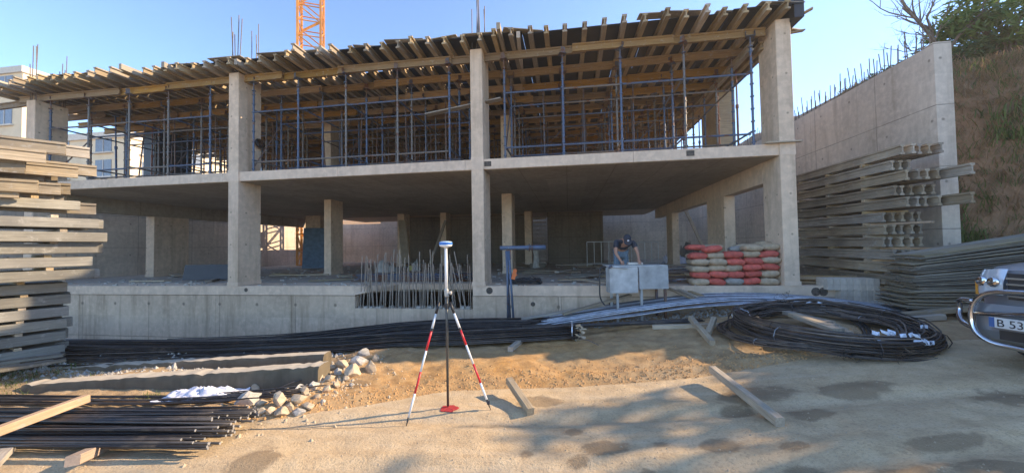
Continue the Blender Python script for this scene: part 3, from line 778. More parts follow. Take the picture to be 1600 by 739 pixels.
p_ = at(325, 250, d=48); tree('sunlit green tree showing through the left bay beside the column', p_.x, p_.y, 4, 11.5, 4.2, M_leaf, 9, 22, 220, .45)
# right hand slope: leafy shrub, bare tree, tufts
def on(u, v, d): p = at(u, v, d=d); return p
bt = thing('bare_tree', 'leafless grey tree standing above the right retaining wall', 'tree', on(1472, 75, 10.8))
q = random.Random(21)
b = MB(); twigs = MB()
def branch(p, d, L, r, dep):
    pts = [p]; cur = Vector(p); dd = Vector(d).normalized()
    for k in range(4):
        dd = (dd+Vector((q.gauss(0, .16), q.gauss(0, .16), q.gauss(.03, .1)))).normalized(); cur = cur+dd*L/4; pts.append(cur.copy())
    (b if dep < 2 else twigs).tube(pts, [r*(1-.15*i) for i in range(5)], 5)
    if dep < 4:
        for k in range(3 if dep else 6):
            i = q.randint(1, 4); nd = (dd+Vector((q.gauss(-.1, .55), q.gauss(0, .5), q.gauss(.15, .4)))).normalized()
            branch(pts[i], nd, L*q.uniform(.5, .75), r*.5, dep+1)
right_v = Vector((math.cos(PSI), math.sin(PSI), 0))
branch(Vector((0, 0, -.5)), Vector((-.15, 0, 1)), 1.6, .055, 0)
branch(Vector((0, 0, -.2)), -right_v*.9+Vector((0, 0, .62)), 1.9, .045, 1)
branch(Vector((0, 0, -.2)), -right_v*.2+Vector((0, 0, 1)), 1.9, .045, 1)
branch(Vector((.1, 0, -.2)), right_v*.35+Vector((0, 0, 1)), 1.9, .045, 1)
b.build('trunk', M_bark, bt); twigs.build('twigs', M_bark, bt)
def shrub(label, loc, clumps, mat, nl, s, seed, droop=.2, stretch=5):
    q = random.Random(seed); t = thing('shrub', label, 'shrub', loc); cr = MB(); b = MB()
    for (dx, dy, dz, k) in clumps:
        c = Vector((dx, dy, dz)); leaves(cr, c, k, k, k*.7, nl, s, q, droop, stretch)
        b.tube([(dx*.2, dy*.2, -.6), (dx*.6, dy*.6, dz*.4), (dx, dy, dz)], [.04, .03, .012], 5)
    b.build('stems', M_bark, t); cr.build('foliage', mat, t); return t
q = random.Random(5)
base = at(1575, 60, d=10.8)
shrub('big leafy green shrub crowning the slope at the top right', base, [tuple(right_v*q.uniform(-1.5, 2.2)+Vector((0, q.uniform(-.6, .8), q.uniform(-.1, 1.5))))+(q.uniform(.35, .6),) for i in range(26)], M_leaf, 210, .27, 31, .1, 4)
base = at(1500, 84, d=10.6)
shrub('small dark shrub beside the end of the right retaining wall', base, [tuple(right_v*q.uniform(-.5, .8)+Vector((0, q.uniform(-.3, .5), q.uniform(-.2, .35))))+(q.uniform(.2, .32),) for i in range(9)], M_leafd, 150, .2, 32, .1, 4)
for i, (u, v, d, lab) in enumerate(((1415, 96, 11.5, 'low green creeper spilling over the top of the right wall near its end'), (1340, 135, 13.2, 'low green creeper on the wall top halfway along the right wall'))):
    base = at(u, v, d=d)
    shrub(lab, base, [tuple(Vector((q.uniform(0, .4), q.uniform(-1.2, 1.2), q.uniform(-.1, .12))))+(q.uniform(.12, .22),) for k in range(9)], M_leafd, 90, .12, 40+i, .1, 4)
# dry grass and weeds on the slope: uncountable
def tufts(name, label, mat, n, fx, seed, s0, s1, lean=.5):
    q = random.Random(seed); b = MB()
    for i in range(n):
        x, y = fx(q); z = gz(x, y); s = q.uniform(s0, s1)
        for k in range(6):
            a = q.uniform(0, 6.28); d = Vector((math.cos(a)*lean, math.sin(a)*lean, q.uniform(.5, 1))); w_ = Vector((-math.sin(a), math.cos(a), 0))*s*.02
            p = Vector((x+q.gauss(0, s*.3), y+q.gauss(0, s*.3), z-.03)); tip = p+d*s+Vector((0, 0, -.25*s)); mid = p+d*s*.55
            b.add([p-w_, p+w_, mid+w_, mid-w_, tip], [(0, 1, 2, 3), (3, 2, 4)])
    o = b.build(name, mat); tag(o, label, 'grass', kind='stuff')
def slope(q):
    s = q.uniform(-.2, 4.5); tt = q.uniform(-1, 8); return 8.5+s*.33+tt*.94+.1, 9.6+s*.94-tt*.33
tufts('dry_grass', 'dry brown grass and scrub covering the slope right of the wall', M_dry, 15000, slope, 51, .12, .36)
tufts('green_weeds', 'green weeds growing among the dry scrub of the slope', M_grass, 4200, lambda q: (lambda p: p)(slope(q)), 52, .12, .42)
def leftw(q):
    p = cw(q.uniform(-9, -6.6), q.uniform(5.3, 6.5)); return p.x, p.y
tufts('weeds', 'green weeds growing at the foot of the left timber stack', M_grass, 160, leftw, 53, .06, .22)
def tuftc(q):
    c = at(232, 604, d=5.1); return c.x+q.gauss(0, .12), c.y+q.gauss(0, .05)
tufts('weeds', 'small green weed tuft in front of the front kerb', M_grass, 60, tuftc, 54, .05, .14)
def weedy(q):
    while True:
        x, y = slope(q)
        if noise.noise(Vector((x*.9, y*.9, 2))) > .12 and gz(x, y) < 5: return x, y
tufts('green_weeds', 'taller green reeds in patches low on the slope', M_grass, 1500, weedy, 55, .3, .7, .35)
# trees on the far side of the road, right of the picture: they cast the dappled shade on the road
for i, (x, y, z, h, r) in enumerate(((14.2, 7.4, .7, 11.3, 1.5), (15.5, 8.6, 3.6, 4.0, 1.5), (16.0, 6.9, 2.4, 5.0, 1.9), (14.6, 5.2, 1.0, 6.0, 1.8), (14.0, 3.4, .8, 6.0, 1.9))):
    tree(f'leafy roadside tree right of the parked car', x, y, z, h, r, M_leaf, 60+i, 30 if i else 17, 260 if i else 110, .26, 'roadside trees to the right')
# ------------------------------------------------------------------ things on the ground
def ground_at(u, v, off=0):
    lo = 1.5; r_ = at(u, v, d=1.0)-Vector((0, 0, CAMZ)); hi = lo
    while hi < 12:
        p = Vector((0, 0, CAMZ))+r_*hi
        if p.z < gz(p.x, p.y)+off: break
        lo = hi; hi += .15
    for _ in range(12):
        md = (lo+hi)/2; p = Vector((0, 0, CAMZ))+r_*md
        if p.z < gz(p.x, p.y)+off: hi = md
        else: lo = md
    z = gz(p.x, p.y)
    return Vector((p.x, p.y, z)), (p-Vector((0, 0, CAMZ))).dot(Vector((-math.sin(PSI), math.cos(PSI), 0)))
def timber(name, p0, p1, w_, h_, mat, label, cat='timber', group=None, roll=0, seed=0):
    p0 = Vector(p0); p1 = Vector(p1)
    o = link(name, plank_mesh((p1-p0).length, w_, h_, name, mat), None, along(p0, p1, roll)); return tag(o, label, cat, group)
def px(u, v, d): return at(u, v, d=d)
def onp(u, v, ob):
    p, d = ground_at(u, v, ob+.04); return p+Vector((0, 0, ob+.002))
timber('timber', onp(1113, 577, .10), onp(1219, 660, .0), .085, .085, M_old, 'long weathered square timber lying alone on the shaded road at the right')
timber('timber', onp(795, 594, .13), onp(829, 643, .0), .085, .085, M_old, 'short weathered timber right of the surveying pole, its far end propped up')
timber('timber', onp(1079, 497, .12), onp(1113, 536, .0), .085, .085, M_old, 'weathered timber slanting left over another in front of the bright bars')
timber('timber', onp(1116, 498, .10), onp(1106, 522, .0), .085, .085, M_old, 'short timber end leaning beside the slanting one left of the coils')
timber('timber', onp(1020, 511, .0), onp(1142, 508, .0), .1, .08, M_old, 'dusty timber lying flat beneath the bright bars')
timber('timber', onp(813, 533, .0), onp(797, 546, .0), .09, .08, M_old, 'pale timber block under the thick black bar bundle')
timber('timber', px(-60, 702, 3.25), px(136, 628, 4.2), .075, .085, M_new, 'fresh square timber lying across the near left bundle of bars')
timber('timber', px(172, 700, 3.75), px(112, 728, 3.25), .10, .085, M_new, 'fresh timber sticking out under the near left bundle of bars')
timber('timber', px(60, 655, 4.5), px(-20, 740, 3.1), .09, .05, M_old, 'old timber under the near left bundle at the edge of the picture')
timber('timber', px(1395, 497, 6.35), px(1560, 482, 6.0), .11, .08, M_old, 'weathered timber lying between the coils and the parked car')
timber('timber', px(1400, 505, 6.2), px(1475, 499, 6.1), .1, .09, M_old, 'short timber beside the right end of the coils')
timber('timber', px(815, 500, 8.6), px(945, 478, 8.5), .12, .05, M_old, 'dusty plank lying against the basement wall right of the trestle')
timber('timber', px(880, 492, 8.3), px(985, 462, 8.6), .16, .04, M_old, 'flat plank under the left end of the bright bars')
for i in range(3): timber('timber', px(1045+16*i, 452+2*i, 8.75), px(1088+14*i, 470+i, 8.1), .1, .04, M_joist, 'brown board leaning off the slab edge below the cement sacks', 'board', 'brown boards leaning below the cement sacks')
q = random.Random(3)
for i in range(9):
    r_, c_ = divmod(i, 4) if i < 7 else (2, i-6)
    p0 = onp(1228+9*c_, 487+3.5*c_, .062*r_+.11); p1 = onp(1300+9*c_-5*r_, 504+5.5*c_, .062*r_+.11)
    timber('plank', p0, p1, .13, .058, M_old, 'weathered plank in the small heap inside the wire coils', 'plank', 'planks lying inside the coils')
NTH = ['first', 'second', 'third', 'fourth', 'fifth', 'sixth', 'seventh', 'eighth', 'ninth', 'tenth', 'eleventh', 'twelfth']
# ---- left timber stack
D = Vector((.364, .935, 0)).normalized(); P = Vector((-D.y, D.x, 0))
ends = [(100, 545), (101, 524), (103, 505), (106, 486), (109, 467), (104, 449), (146, 428), (143, 409), (152, 389), (166, 372), (153, 351), (124, 323)]
bm_ = {L: plank_mesh(L, .12, .162, 'timber_beam', M_oldg) for L in (3.9, 3.0)}
kb = MB()
for i, (u, v) in enumerate(ends):
    e = px(u, v, 6.6)
    for k in range(8):
        s = R.uniform(-.12, .1) if k else 0
        p1 = e+P*(.127*k)+D*s+Vector((0, 0, -.07)); p0 = p1-D*3.9+Vector((0, 0, R.uniform(-.01, .01)))
        o = link('timber_beam', bm_[3.9], None, along(p0, p1)); tag(o, (f'weathered beam on the outer face of the left stack, {NTH[i]} layer from its foot' if k == 0 else f'beam set behind the outer one in the {NTH[i]} layer of the left stack'), 'timber beam', 'beams stacked in layers at the left')
    for tt in (.5, 1.6, 3.2):
        c = e-D*tt+Vector((0, 0, .093)); o = link('bearer', plank_mesh(.95, .08, .045, 'bearer', M_joist), None, along(c-P*.05+Vector((0, 0, 0)), c+P*.9)); tag(o, f'thin bearer strip above the {NTH[i]} layer of the left stack', 'bearer', 'bearer strips between the layers at the left')
h2 = {L: h20(L, 'formwork_beam', M_ramp) for L in (3.9, 2.9, 2.45)}
mess = [(103, 233, 6.3, .1), (72, 246, 6.0, .0), (140, 240, 6.9, -.15), (122, 270, 6.7, -.05), (151, 268, 7.0, -.1), (60, 292, 6.0, .12), (40, 262, 5.9, .2), (85, 262, 6.7, .05), (70, 275, 6.5, .1),
        (80, 283, 6.6, 0), (95, 296, 6.6, .0), (110, 296, 6.8, .05), (90, 280, 6.9, .1), (30, 300, 5.9, .1), (62, 262, 6.9, .1), (150, 327, 6.9, -.1), (20, 246, 6.4, .1), (84, 307, 6.6, 0), (100, 308, 6.8, .0), (45, 240, 6.7, 0), (30, 280, 6.8, 0), (-10, 262, 6.6, 0), (55, 308, 6.9, 0)]
for i, (u, v, d, da) in enumerate(mess):
    e = px(u, v, d); dd = Vector((D.x+da+.25, D.y, 0)).normalized(); L = 3.9 if i % 3 else 2.9
    o = link('formwork_beam', h2[L], None, along(e-dd*L+Vector((0, 0, R.uniform(-.05, .02)-.1)), e-Vector((0, 0, .1))))
    tag(o, 'pale flanged beam thrown loosely on top of the left stack', 'timber beam', 'loose flanged beams on top of the left stack')
for i in range(9):     # rubble timbers at the stack's foot
    e = px(70+R.uniform(-50, 50), 556+i*2, 6.3-.05*i); dd = Vector((D.x+R.uniform(-.2, .5), D.y, 0)).normalized()
    timber('old_board', e-dd*3, e, .14, .04, M_board, 'dirty old board under the left timber stack', 'board', 'old boards under the left stack')
# ---- right beam stack on the platform
ztops = [230, 245, 257, 283, 303, 329, 350, 373, 396, 416]
zr = [3.62-.262*i for i in range(11)]
nearY = [8.4, 8.66, 8.32, 8.62, 8.34, 8.92, 8.9, 8.95, 8.7, 8.75, 8.9]
h3 = {L: h20(L, 'formwork_beam', M_ramp) for L in (3.9, 3.3)}
for i, z in enumerate(zr):
    for k in range(5):
        if i == 1 and k > 2: continue
        L = 3.9 if R.random() < .6 else 3.3
        yy = nearY[i]+(R.uniform(-.05, .05) if k else 0)
        if (i, k) in ((2, 4), (4, 4)): yy -= .45
        xx_ = 6.60+.165*k+R.uniform(-.01, .01); y1 = yy+L+.1*R.random()
        o = link('formwork_beam', h3[L], None, along((xx_, yy, z), (xx_+R.uniform(-.02, .02), y1, z+.03)))
        tag(o, f'pale flanged beam in the right stack, {NTH[i]} layer from the top, {NTH[k]} from the left', 'timber beam', 'flanged beams stacked against the right wall')
    for yy in (9.35, 10.5, 11.6):
        o = link('bearer', plank_mesh(.85, .08, .056, 'bearer', M_joist), None, along((6.52, yy, z-.058), (7.38, yy, z-.058))); tag(o, f'thin bearer strip under the {NTH[i]} layer from the top of the right beam stack', 'bearer', 'bearer strips in the right stack')
for (i, y0, x) in ((6, 8.55, 6.75), (8, 8.3, 6.9), (9, 8.4, 6.8)):
    timber('plank', (x-.15, y0+.9, zr[i]+.205), (x+.35, y0-.1, zr[i]+.20), .1, .04, M_new, f'fresh pale plank end poking out of the right beam stack, layer {("third", "second", "lowest")[(6, 8, 9).index(i)]} from its foot' , 'plank')
for k in range(8):     # posts that carry the lowest bearers
    pass
# yellowish planks and reeds behind the paving blocks
for i in range(11):
    p0 = Vector((5.3+.02*i, 10.6+R.uniform(-.5, .3), .94+.035*(i//3))); 
    timber('plank', (5.22+R.uniform(0, .1), 9.62+.12*(i % 3), .945+.034*(i//2)), (6.42+R.uniform(-.25, .1), 9.42+.12*(i % 3), .945+.03*(i//2)), .09, .025, M_h20, 'thin yellowish plank in the low heap behind the paving blocks', 'plank', 'low heap of thin planks behind the paving blocks')
# ---- big pile of thin boards
for i in range(36):
    a = R.uniform(-.13, .13); zl = .74+.0255*i; zr_ = .72+.042*i
    p0 = Vector((5.86+a+.01*i*.6, 7.60, zl)); p1 = Vector((8.9+a, 6.98, zr_))
    for k in range(2):
        o = link('board', plank_mesh(3.1, .42, .021, 'board', M_board), None, along(p0+Vector((.08, .43, 0))*k, p1+Vector((.08, .43, 0))*k, R.gauss(0, .02)))
        tag(o, (f'front board number {i+1} from the bottom of the wide board pile' if k == 0 else 'thin board at the back of the wide pile behind the parked car'), 'board', 'thin boards piled behind the parked car')
for i in range(3): timber('bearer', (6.2+i*.9, 7.3, .60), (6.3+i*.9, 8.3, .60), .1, .1, M_joist, 'bearer under the pile of thin boards', 'bearer', 'bearers under the pile of thin boards')
# ---- paving blocks
blk = plank_mesh(.42, .115, .25, 'paving_block', M_block)
for r_ in range(2):
    for k in range(8):
        if r_ == 0 and k < 2: continue
        p = px(1298+ (k*10.3), 447, 8.15-.03*k); z0 = .60+.255*r_
        p = Vector((p.x, p.y, z0))
        o = link('paving_block', blk, None, along(p+Vector((0, 0, 0)), p+Vector((.02*R.uniform(-1, 1), .42, 0)))); tag(o, 'grey concrete block in the upright stack beside the right corner column' if r_ else 'grey concrete block in the lower row of the stack by the corner column', 'concrete block', 'concrete blocks stacked by the corner column')

# ------------------------------------------------------------------ reinforcing bars
def curve_pts(pts, n=8):
    pts = [Vector(p) for p in pts]; out = []
    m_ = len(pts)-1
    for i in range(n+1):
        t = i/n*m_; k = min(int(t), m_-1); f = t-k
        p0 = pts[max(k-1, 0)]; p1 = pts[k]; p2 = pts[k+1]; p3 = pts[min(k+2, m_)]
        out.append(.5*((2*p1)+(p2-p0)*f+(2*p0-5*p1+4*p2-p3)*f*f+(3*p1-p0-3*p2+p3)*f**3))
    return out
def bundle(label, path, n, wy, wz, r, mat, seed, stag=.25, fan=0.0, nseg=10, group=None, sides=6, stuff=0, cross=.5, grounded=False):
    """path in world points; bars scattered in an ellipse (wy across, wz high)"""
    q = random.Random(seed); t = thing('rebar_bundle', label, 'rebar bundle', Vector(path[0]), 0, group)
    base = curve_pts(path, nseg); rest = MB()
    for i in range(n):
        a = q.uniform(0, 6.28); rr = math.sqrt(q.random()); oy, oz = math.cos(a)*rr, abs(math.sin(a))*rr
        if cross < 0: oy = -1+2*((i*7) % n)/n+q.uniform(-.012, .012); oz = (i % 2)*.5+q.uniform(0, .1)
        oy2 = oy+q.gauss(0, max(cross, .01)*.3); s0, s1 = q.uniform(-stag, stag), q.uniform(-stag, stag); ph = q.uniform(0, 6)
        pts = []
        for j, p in enumerate(base):
            f = j/nseg; tdir = (base[min(j+1, nseg)]-base[max(j-1, 0)]).normalized(); n_ = Vector((-tdir.y, tdir.x, 0))
            e = lerp(oy, oy2, f)*wy*(1+fan*f)+.012*math.sin(ph+f*7)
            pt = p+n_*e+Vector((0, 0, oz*wz+.006*math.sin(ph*2+f*9)))
            if grounded: pt.z = max(pt.z, gz(pt.x, pt.y)+.02+oz*wz)
            pts.append(pt-t.location)
        d0 = (pts[0]-pts[1]).normalized(); d1 = (pts[-1]-pts[-2]).normalized(); pts[0] += d0*s0; pts[-1] += d1*s1
        if i >= n-stuff: rest.tube(pts, r, 5)
        else: MB().tube(pts, r, sides).build('bar', mat, t, smooth=True)
    if stuff: tag(rest.build('bars', mat, t, smooth=True), kind='stuff')
    return t
# near left bundle, cut ends shining
lb = bundle('near left bundle of straight black bars with bright cut ends under a fresh timber',
       [cw(-2.98, 3.86, .085), cw(-5, 3.92, .085), cw(-7, 4.0, .09), cw(-10.5, 4.1, .09)], 92, .42, .13, .0125, M_rebar, 5, .22, -.12, 6, sides=8, cross=.35)
cutm = MB().lathe([(.012, -.001), (.0126, .0), (.0122, .002), (.002, .0022)], 8).mesh('cut_end', plain('cut_steel', (.38, .37, .36), .5, .5, .3))
for ob in [c for c in lb.children if c.name.startswith('bar')]:
    vs_ = ob.data.vertices; c = sum((vs_[i].co for i in range(8)), Vector())/8; c2 = sum((vs_[i].co for i in range(8, 16)), Vector())/8
    link('cut_end', cutm, ob, Matrix.Translation(c) @ (c-c2).to_track_quat('Z', 'Y').to_matrix().to_4x4())
# tie wires
for s in (-5.6,):
    part('tie_wire', MB().tube([cw(s, 3.42, .1), cw(s, 3.6, .2), cw(s+.02, 4.0, .2), cw(s+.02, 4.3, .12)], .004, 5), M_rebar, lb)
def g(x, d, up=.03): p = cw(x, d); return Vector((p.x, p.y, gz(p.x, p.y)+up))
bundle('thick tied bundle of long black bars with a pale wrapped end behind the tripod', [g(1.2, 7.15, .07), g(-1.5, 7.0, .04), g(-5, 6.95, .03), g(-9.5, 7.1, .02)], 95, .16, .20, .013, M_rebar, 6, .06, 1.2, 10, stuff=60, cross=.8, grounded=True)
wr = thing('bundle_wrapping', 'pale torn paper and cord wrapped round the end of the thick bar bundle', 'wrapping', g(1.25, 7.1))
b = MB(); q = random.Random(8)
for i in range(34):
    a = q.uniform(0, 6.28); p = g(1.22, 7.15, .13)+Vector((q.uniform(-.06, .05), math.cos(a)*.16, math.sin(a)*.13)); l_ = q.uniform(.04, .22)
    d_ = Vector((q.uniform(-.3, 1), q.uniform(-1, .4), q.uniform(-1, .3))).normalized()*l_; s_ = Vector((q.uniform(-1, 1), q.uniform(-1, 1), q.uniform(-1, 1)))*.035
    b.add([p, p+s_, p+d_+s_*1.4, p+d_], [(0, 1, 2, 3)])
part('strips', b, M_rock, wr); part('band', MB().tube([g(1.12, 7.15, .07)+Vector((0, .19*math.cos(a_), .12+.16*math.sin(a_))) for a_ in [i*.628 for i in range(11)]], .012, 5), M_galv, wr)
bundle('spread of black bars sloping down to the left between kerb and basement wall', [g(.9, 8.35, .05), g(-2, 8.1, .04), g(-5, 7.7, .05), g(-8.6, 7.7, .03)], 120, .58, .17, .0125, M_rebar, 7, .7, .7, 10, stuff=85, cross=1.2, grounded=True)
bundle('loose black bars lying nearest to the rear kerb', [g(-.2, 7.5, .06), g(-3, 7.35, .05), g(-6, 7.0, .04), g(-9.5, 6.75, .03)], 60, .35, .10, .0125, M_rebar, 17, .6, .4, 10, stuff=35, cross=1.2, grounded=True)
bundle('few thin black bars lying in front of the front kerb', [g(-2.8, 4.95, .02), g(-4.5, 4.95, .02), g(-7, 5.1, .03), g(-9, 5.2, .03)], 16, .16, .04, .008, M_rebar, 8, .4, .2, 8, grounded=True)
bundle('blackish bars peeping out under the bright bars left of the coils', [px(838, 512, 7.7), px(960, 508, 7.6), px(1080, 502, 7.4)], 16, .10, .05, .011, M_rebar, 18, .3, .2, 6)
bundle('long arching bundle of bright steel bars sliding under the coils', [px(842, 500, 8.75), px(960, 482, 8.6), px(1080, 467, 8.35), px(1170, 464, 8.1), px(1290, 471, 7.5), px(1435, 489, 6.75)], 40, .76, .06, .0115, M_galv, 9, .3, -.6, 12, sides=6, cross=-1)
bundle('second strand of bright bars hanging lower in the arching bundle', [px(870, 505, 8.2), px(980, 494, 8.0), px(1080, 480, 7.8), px(1190, 472, 7.5)], 16, .12, .03, .012, M_galv, 10, .2, -.3, 8)
# loose single bars on the soil
for i, (a, b_) in enumerate((((410, 606, 5.0), (500, 588, 5.4)), ((300, 632, 4.6), (470, 618, 4.6)), ((905, 518, 7.0), (935, 533, 6.4)))):
    p0, p1 = px(*a), px(*b_); p0.z = gz(p0.x, p0.y)+.03; p1.z = gz(p1.x, p1.y)+.05
    tag(MB().tube([p0, (p0+p1)/2+Vector((0, 0, .03)), p1], .008, 6).build('rebar', M_rebarr if i == 2 else M_rebar, smooth=True), ('thin bar lying over the rocks', 'thin bar lying just in front of the rock heap', 'rusty thin bar poking from the wrapped bundle end')[i], 'rebar')
# ---- wire coils
def coil(label, c, Rr, n, wr_, hz, tilt, seed, mat=M_coil, stag=0.0):
    q = random.Random(seed); t = thing('wire_coil', label, 'wire coil', c)
    for i in range(n):
        a = q.uniform(0, 6.28); rr = math.sqrt(q.random()); dr = math.cos(a)*rr*wr_; dz = abs(math.sin(a)*rr)*hz
        ph = q.uniform(0, 6.28); ex = q.gauss(0, .04); tz = q.gauss(0, .02); N = 44; pts = []
        span = 2*math.pi*q.choice((1, 1, 1, .96, .9)); a0 = q.uniform(0, 6.28)
        for k in range(N+1):
            th = a0+span*k/N; r_ = Rr+dr+ex*math.cos(th-ph)+.012*math.sin(5*th+ph)
            x, y = r_*math.cos(th), r_*math.sin(th)
            z = dz+.045+tilt[0]*x+tilt[1]*y+.02*math.sin(2*th+ph)+tz*math.sin(th+ph*2)
            P_ = Vector((x, y, 0)); z += max(0, gz(c.x+x, c.y+y)-c.z)
            pts.append(Vector((x, y, z)))
        MB().tube(pts, .0105, 6, cap=False).build('loop', mat, t, smooth=True)
    for th in (.3, 1.5, 2.6, 3.7, 4.6, 5.6):
        e = Vector((math.cos(th), math.sin(th), 0)); b0 = Rr
        zc = hz*.5+.03+tilt[0]*e.x*Rr+tilt[1]*e.y*Rr+max(0, gz(c.x+e.x*Rr, c.y+e.y*Rr)-c.z)
        pts = [e*(b0+wr_*1.2*math.cos(k*.785))+Vector((0, 0, zc+hz*.62*math.sin(k*.785))) for k in range(9)]
        MB().tube(pts, .006, 5).build('tie_wire', M_galv if q.random() < .5 else M_rebar, t)
    return t
cc = cw(4.86, 5.82); cc.z = gz(cc.x, cc.y)-.02
c1 = coil('large black wire coil with white tags lying in front of the concrete blocks', cc, 1.13, 46, .12, .20, (-.01, .05), 1)
cc2 = cw(4.60, 5.95); cc2.z = gz(cc2.x, cc2.y)-.02
c2_ = coil('black wire coil half under the larger one, showing at its left', cc2, 1.12, 14, .06, .08, (.06, .0), 2)
cc3 = cw(4.82, 5.92); cc3.z = gz(cc3.x, cc3.y)+.13
coil('narrow black coil lying on top of the two others', cc3, 1.10, 8, .07, .07, (-.04, .03), 3)
# tags and frayed tie ends
q = random.Random(13)
for (u, v, d, n) in ((1352, 535, 5.1, 3), (1388, 541, 4.9, 4), (1412, 547, 4.75, 3), (1437, 545, 4.7, 4), (1456, 552, 4.65, 6), (1445, 518, 5.1, 2), (1275, 467, 6.8, 3), (1284, 471, 6.7, 3)):
    for k in range(n):
        c = px(u+q.uniform(-9, 9), v+q.uniform(-5, 5), d); rv = Vector((c.x-cc.x, c.y-cc.y, 0)); rl = min(max(rv.length, .98), 1.22); c.x, c.y = cc.x+rv.x/rv.length*rl, cc.y+rv.y/rv.length*rl; c.z = cc.z+.27+.05*(c.y-cc.y)+(.04 if rl < 1.15 else -.03); b = MB(); a_ = q.uniform(0, 3); e1 = Vector((math.cos(a_), math.sin(a_), q.uniform(-.5, .3))).normalized()*.075*q.uniform(.6, 1.2); e2 = Vector((q.uniform(-.5, .5), -.3, q.uniform(-.9, -.3))).normalized()*.05
        b.add([c, c+e1, c+e1+e2, c+e2, c+(e1+e2)*.5+Vector((0, -.015, .012))], [(0, 1, 4), (1, 2, 4), (2, 3, 4), (3, 0, 4)])
        o = b.build('tag', M_tagw); o.parent = c1; o.matrix_parent_inverse = c1.matrix_basis.inverted()
fr = MB()
for (u, v, d, n) in ((1330, 553, 4.75, 26), (1415, 556, 4.6, 20), (1180, 500, 5.9, 20), (1225, 462, 7.0, 14)):
    for k in range(n):
        c = px(u+q.gauss(0, 8), v+q.gauss(0, 5), d); fr.tube([c, c+Vector((q.gauss(0, .04), q.gauss(0, .05), q.gauss(.01, .04))), c+Vector((q.gauss(0, .08), q.gauss(0, .08), q.gauss(0, .05)))], .003, 3)
tag(part('wire_ends', fr, M_rebar, c1), kind='stuff')
# hanging strand inside the large coil with a bunch of blue white tags
st_ = bundle('short strand of black wires drooping inside the coils, tied with pale tags', [onp(1290, 484, .16), onp(1330, 496, .06), onp(1352, 510, .02), onp(1357, 524, .0)], 16, .06, .04, .009, M_rebar, 14, .05, .0, 8)
for k in range(7):
    c = onp(1333+k*6+q.uniform(-3, 3), 530+q.uniform(-3, 3), .05); e1 = Vector((.06, q.uniform(-.03, .03), q.uniform(-.02, .02))); e2 = Vector((q.uniform(-.02, .02), -.03, -.04))
    part('tag', MB().add([c, c+e1, c+e1+e2, c+e2], [(0, 1, 2, 3)]), M_tagw, st_)

# ------------------------------------------------------------------ kerbs, rocks, cloth
def kerb(label, pts, w_, hgt, seed):
    q = random.Random(seed); base = curve_pts(pts, 60); V = []; F = []
    n = len(base)
    for i, p in enumerate(base):
        t = (base[min(i+1, n-1)]-base[max(i-1, 0)]).normalized(); nn = Vector((-t.y, t.x, 0))
        if nn.y < 0: nn = -nn
        e = .03*noise.noise(Vector((i*.4, seed, 0))); h_ = 0.03*noise.noise(Vector((i*.5, seed, 4)))-.03*max(0, noise.noise(Vector((i*1.3, seed, 9))))
        prof = [(-.02+e*.3, -hgt), (0+e, -.05), (.03+e, h_), (w_*.5, .012+h_*.6), (w_-.03, h_), (w_, -.06), (w_, -hgt)]
        V += [p+nn*a+Vector((0, 0, b_)) for a, b_ in prof]
    k = 7
    for i in range(n-1):
        for j in range(k-1): F.append((i*k+j, (i+1)*k+j, (i+1)*k+j+1, i*k+j+1))
    F.append(tuple(range(k))); F.append(tuple((n-1)*k+j for j in range(k))[::-1])
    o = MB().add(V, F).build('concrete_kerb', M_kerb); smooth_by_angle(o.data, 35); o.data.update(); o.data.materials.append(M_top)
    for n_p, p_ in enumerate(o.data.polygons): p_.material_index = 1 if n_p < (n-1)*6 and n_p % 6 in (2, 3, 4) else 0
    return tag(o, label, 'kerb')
kerb('front broken concrete kerb running left from the rock heap', [px(30, 603, 5.45), px(200, 591, 5.4), px(350, 583, 5.35), px(497, 573, 5.25)], .30, .5, 1)
kerb('rear concrete kerb half buried below the spread black bars', [px(60, 579, 6.2), px(200, 570, 6.25), px(350, 562, 6.2), px(505, 554, 6.1)], .25, .3, 2)
rk = [(388,624,45,26),(438,626,26,20),(551,581,25,22),(579,575,22,19),(563,563,28,15),(456,592,17,20),(397,606,18,12),(467,623,26,14),(467,608,20,13),(504,583,24,13),(525,601,13,11),(510,608,15,13),(490,602,20,16),
      (483,634,27,9),(440,644,23,14),(452,634,20,12),(467,644,24,11),(424,641,16,12),(407,643,20,11),(408,630,20,11),(567,551,20,17),(469,553,24,7),(534,569,20,16),(518,573,20,14),(528,581,16,12),(478,612,22,14),(497,590,18,13),(448,610,18,12),(432,600,12,9),(588,560,14,12),
      (540,592,12,9),(515,590,18,12),(300,640,20,8),(330,640,16,8),(273,641,16,7),(495,618,13,10),(505,626,10,7),(420,616,12,9),(500,572,16,10),(486,580,12,10),(550,601,9,6),(1270,592,7,5),(393,570,8,5),(690,498,16,9),(600,512,12,7),(640,506,14,7),(575,515,14,8),(555,518,18,8),(720,500,12,8),(860,493,22,9),(830,497,16,8)]
RM = [rock_mesh('rock', M_rock if i % 4 else M_rockg, 1, 1, 1, i+1) for i in range(12)]
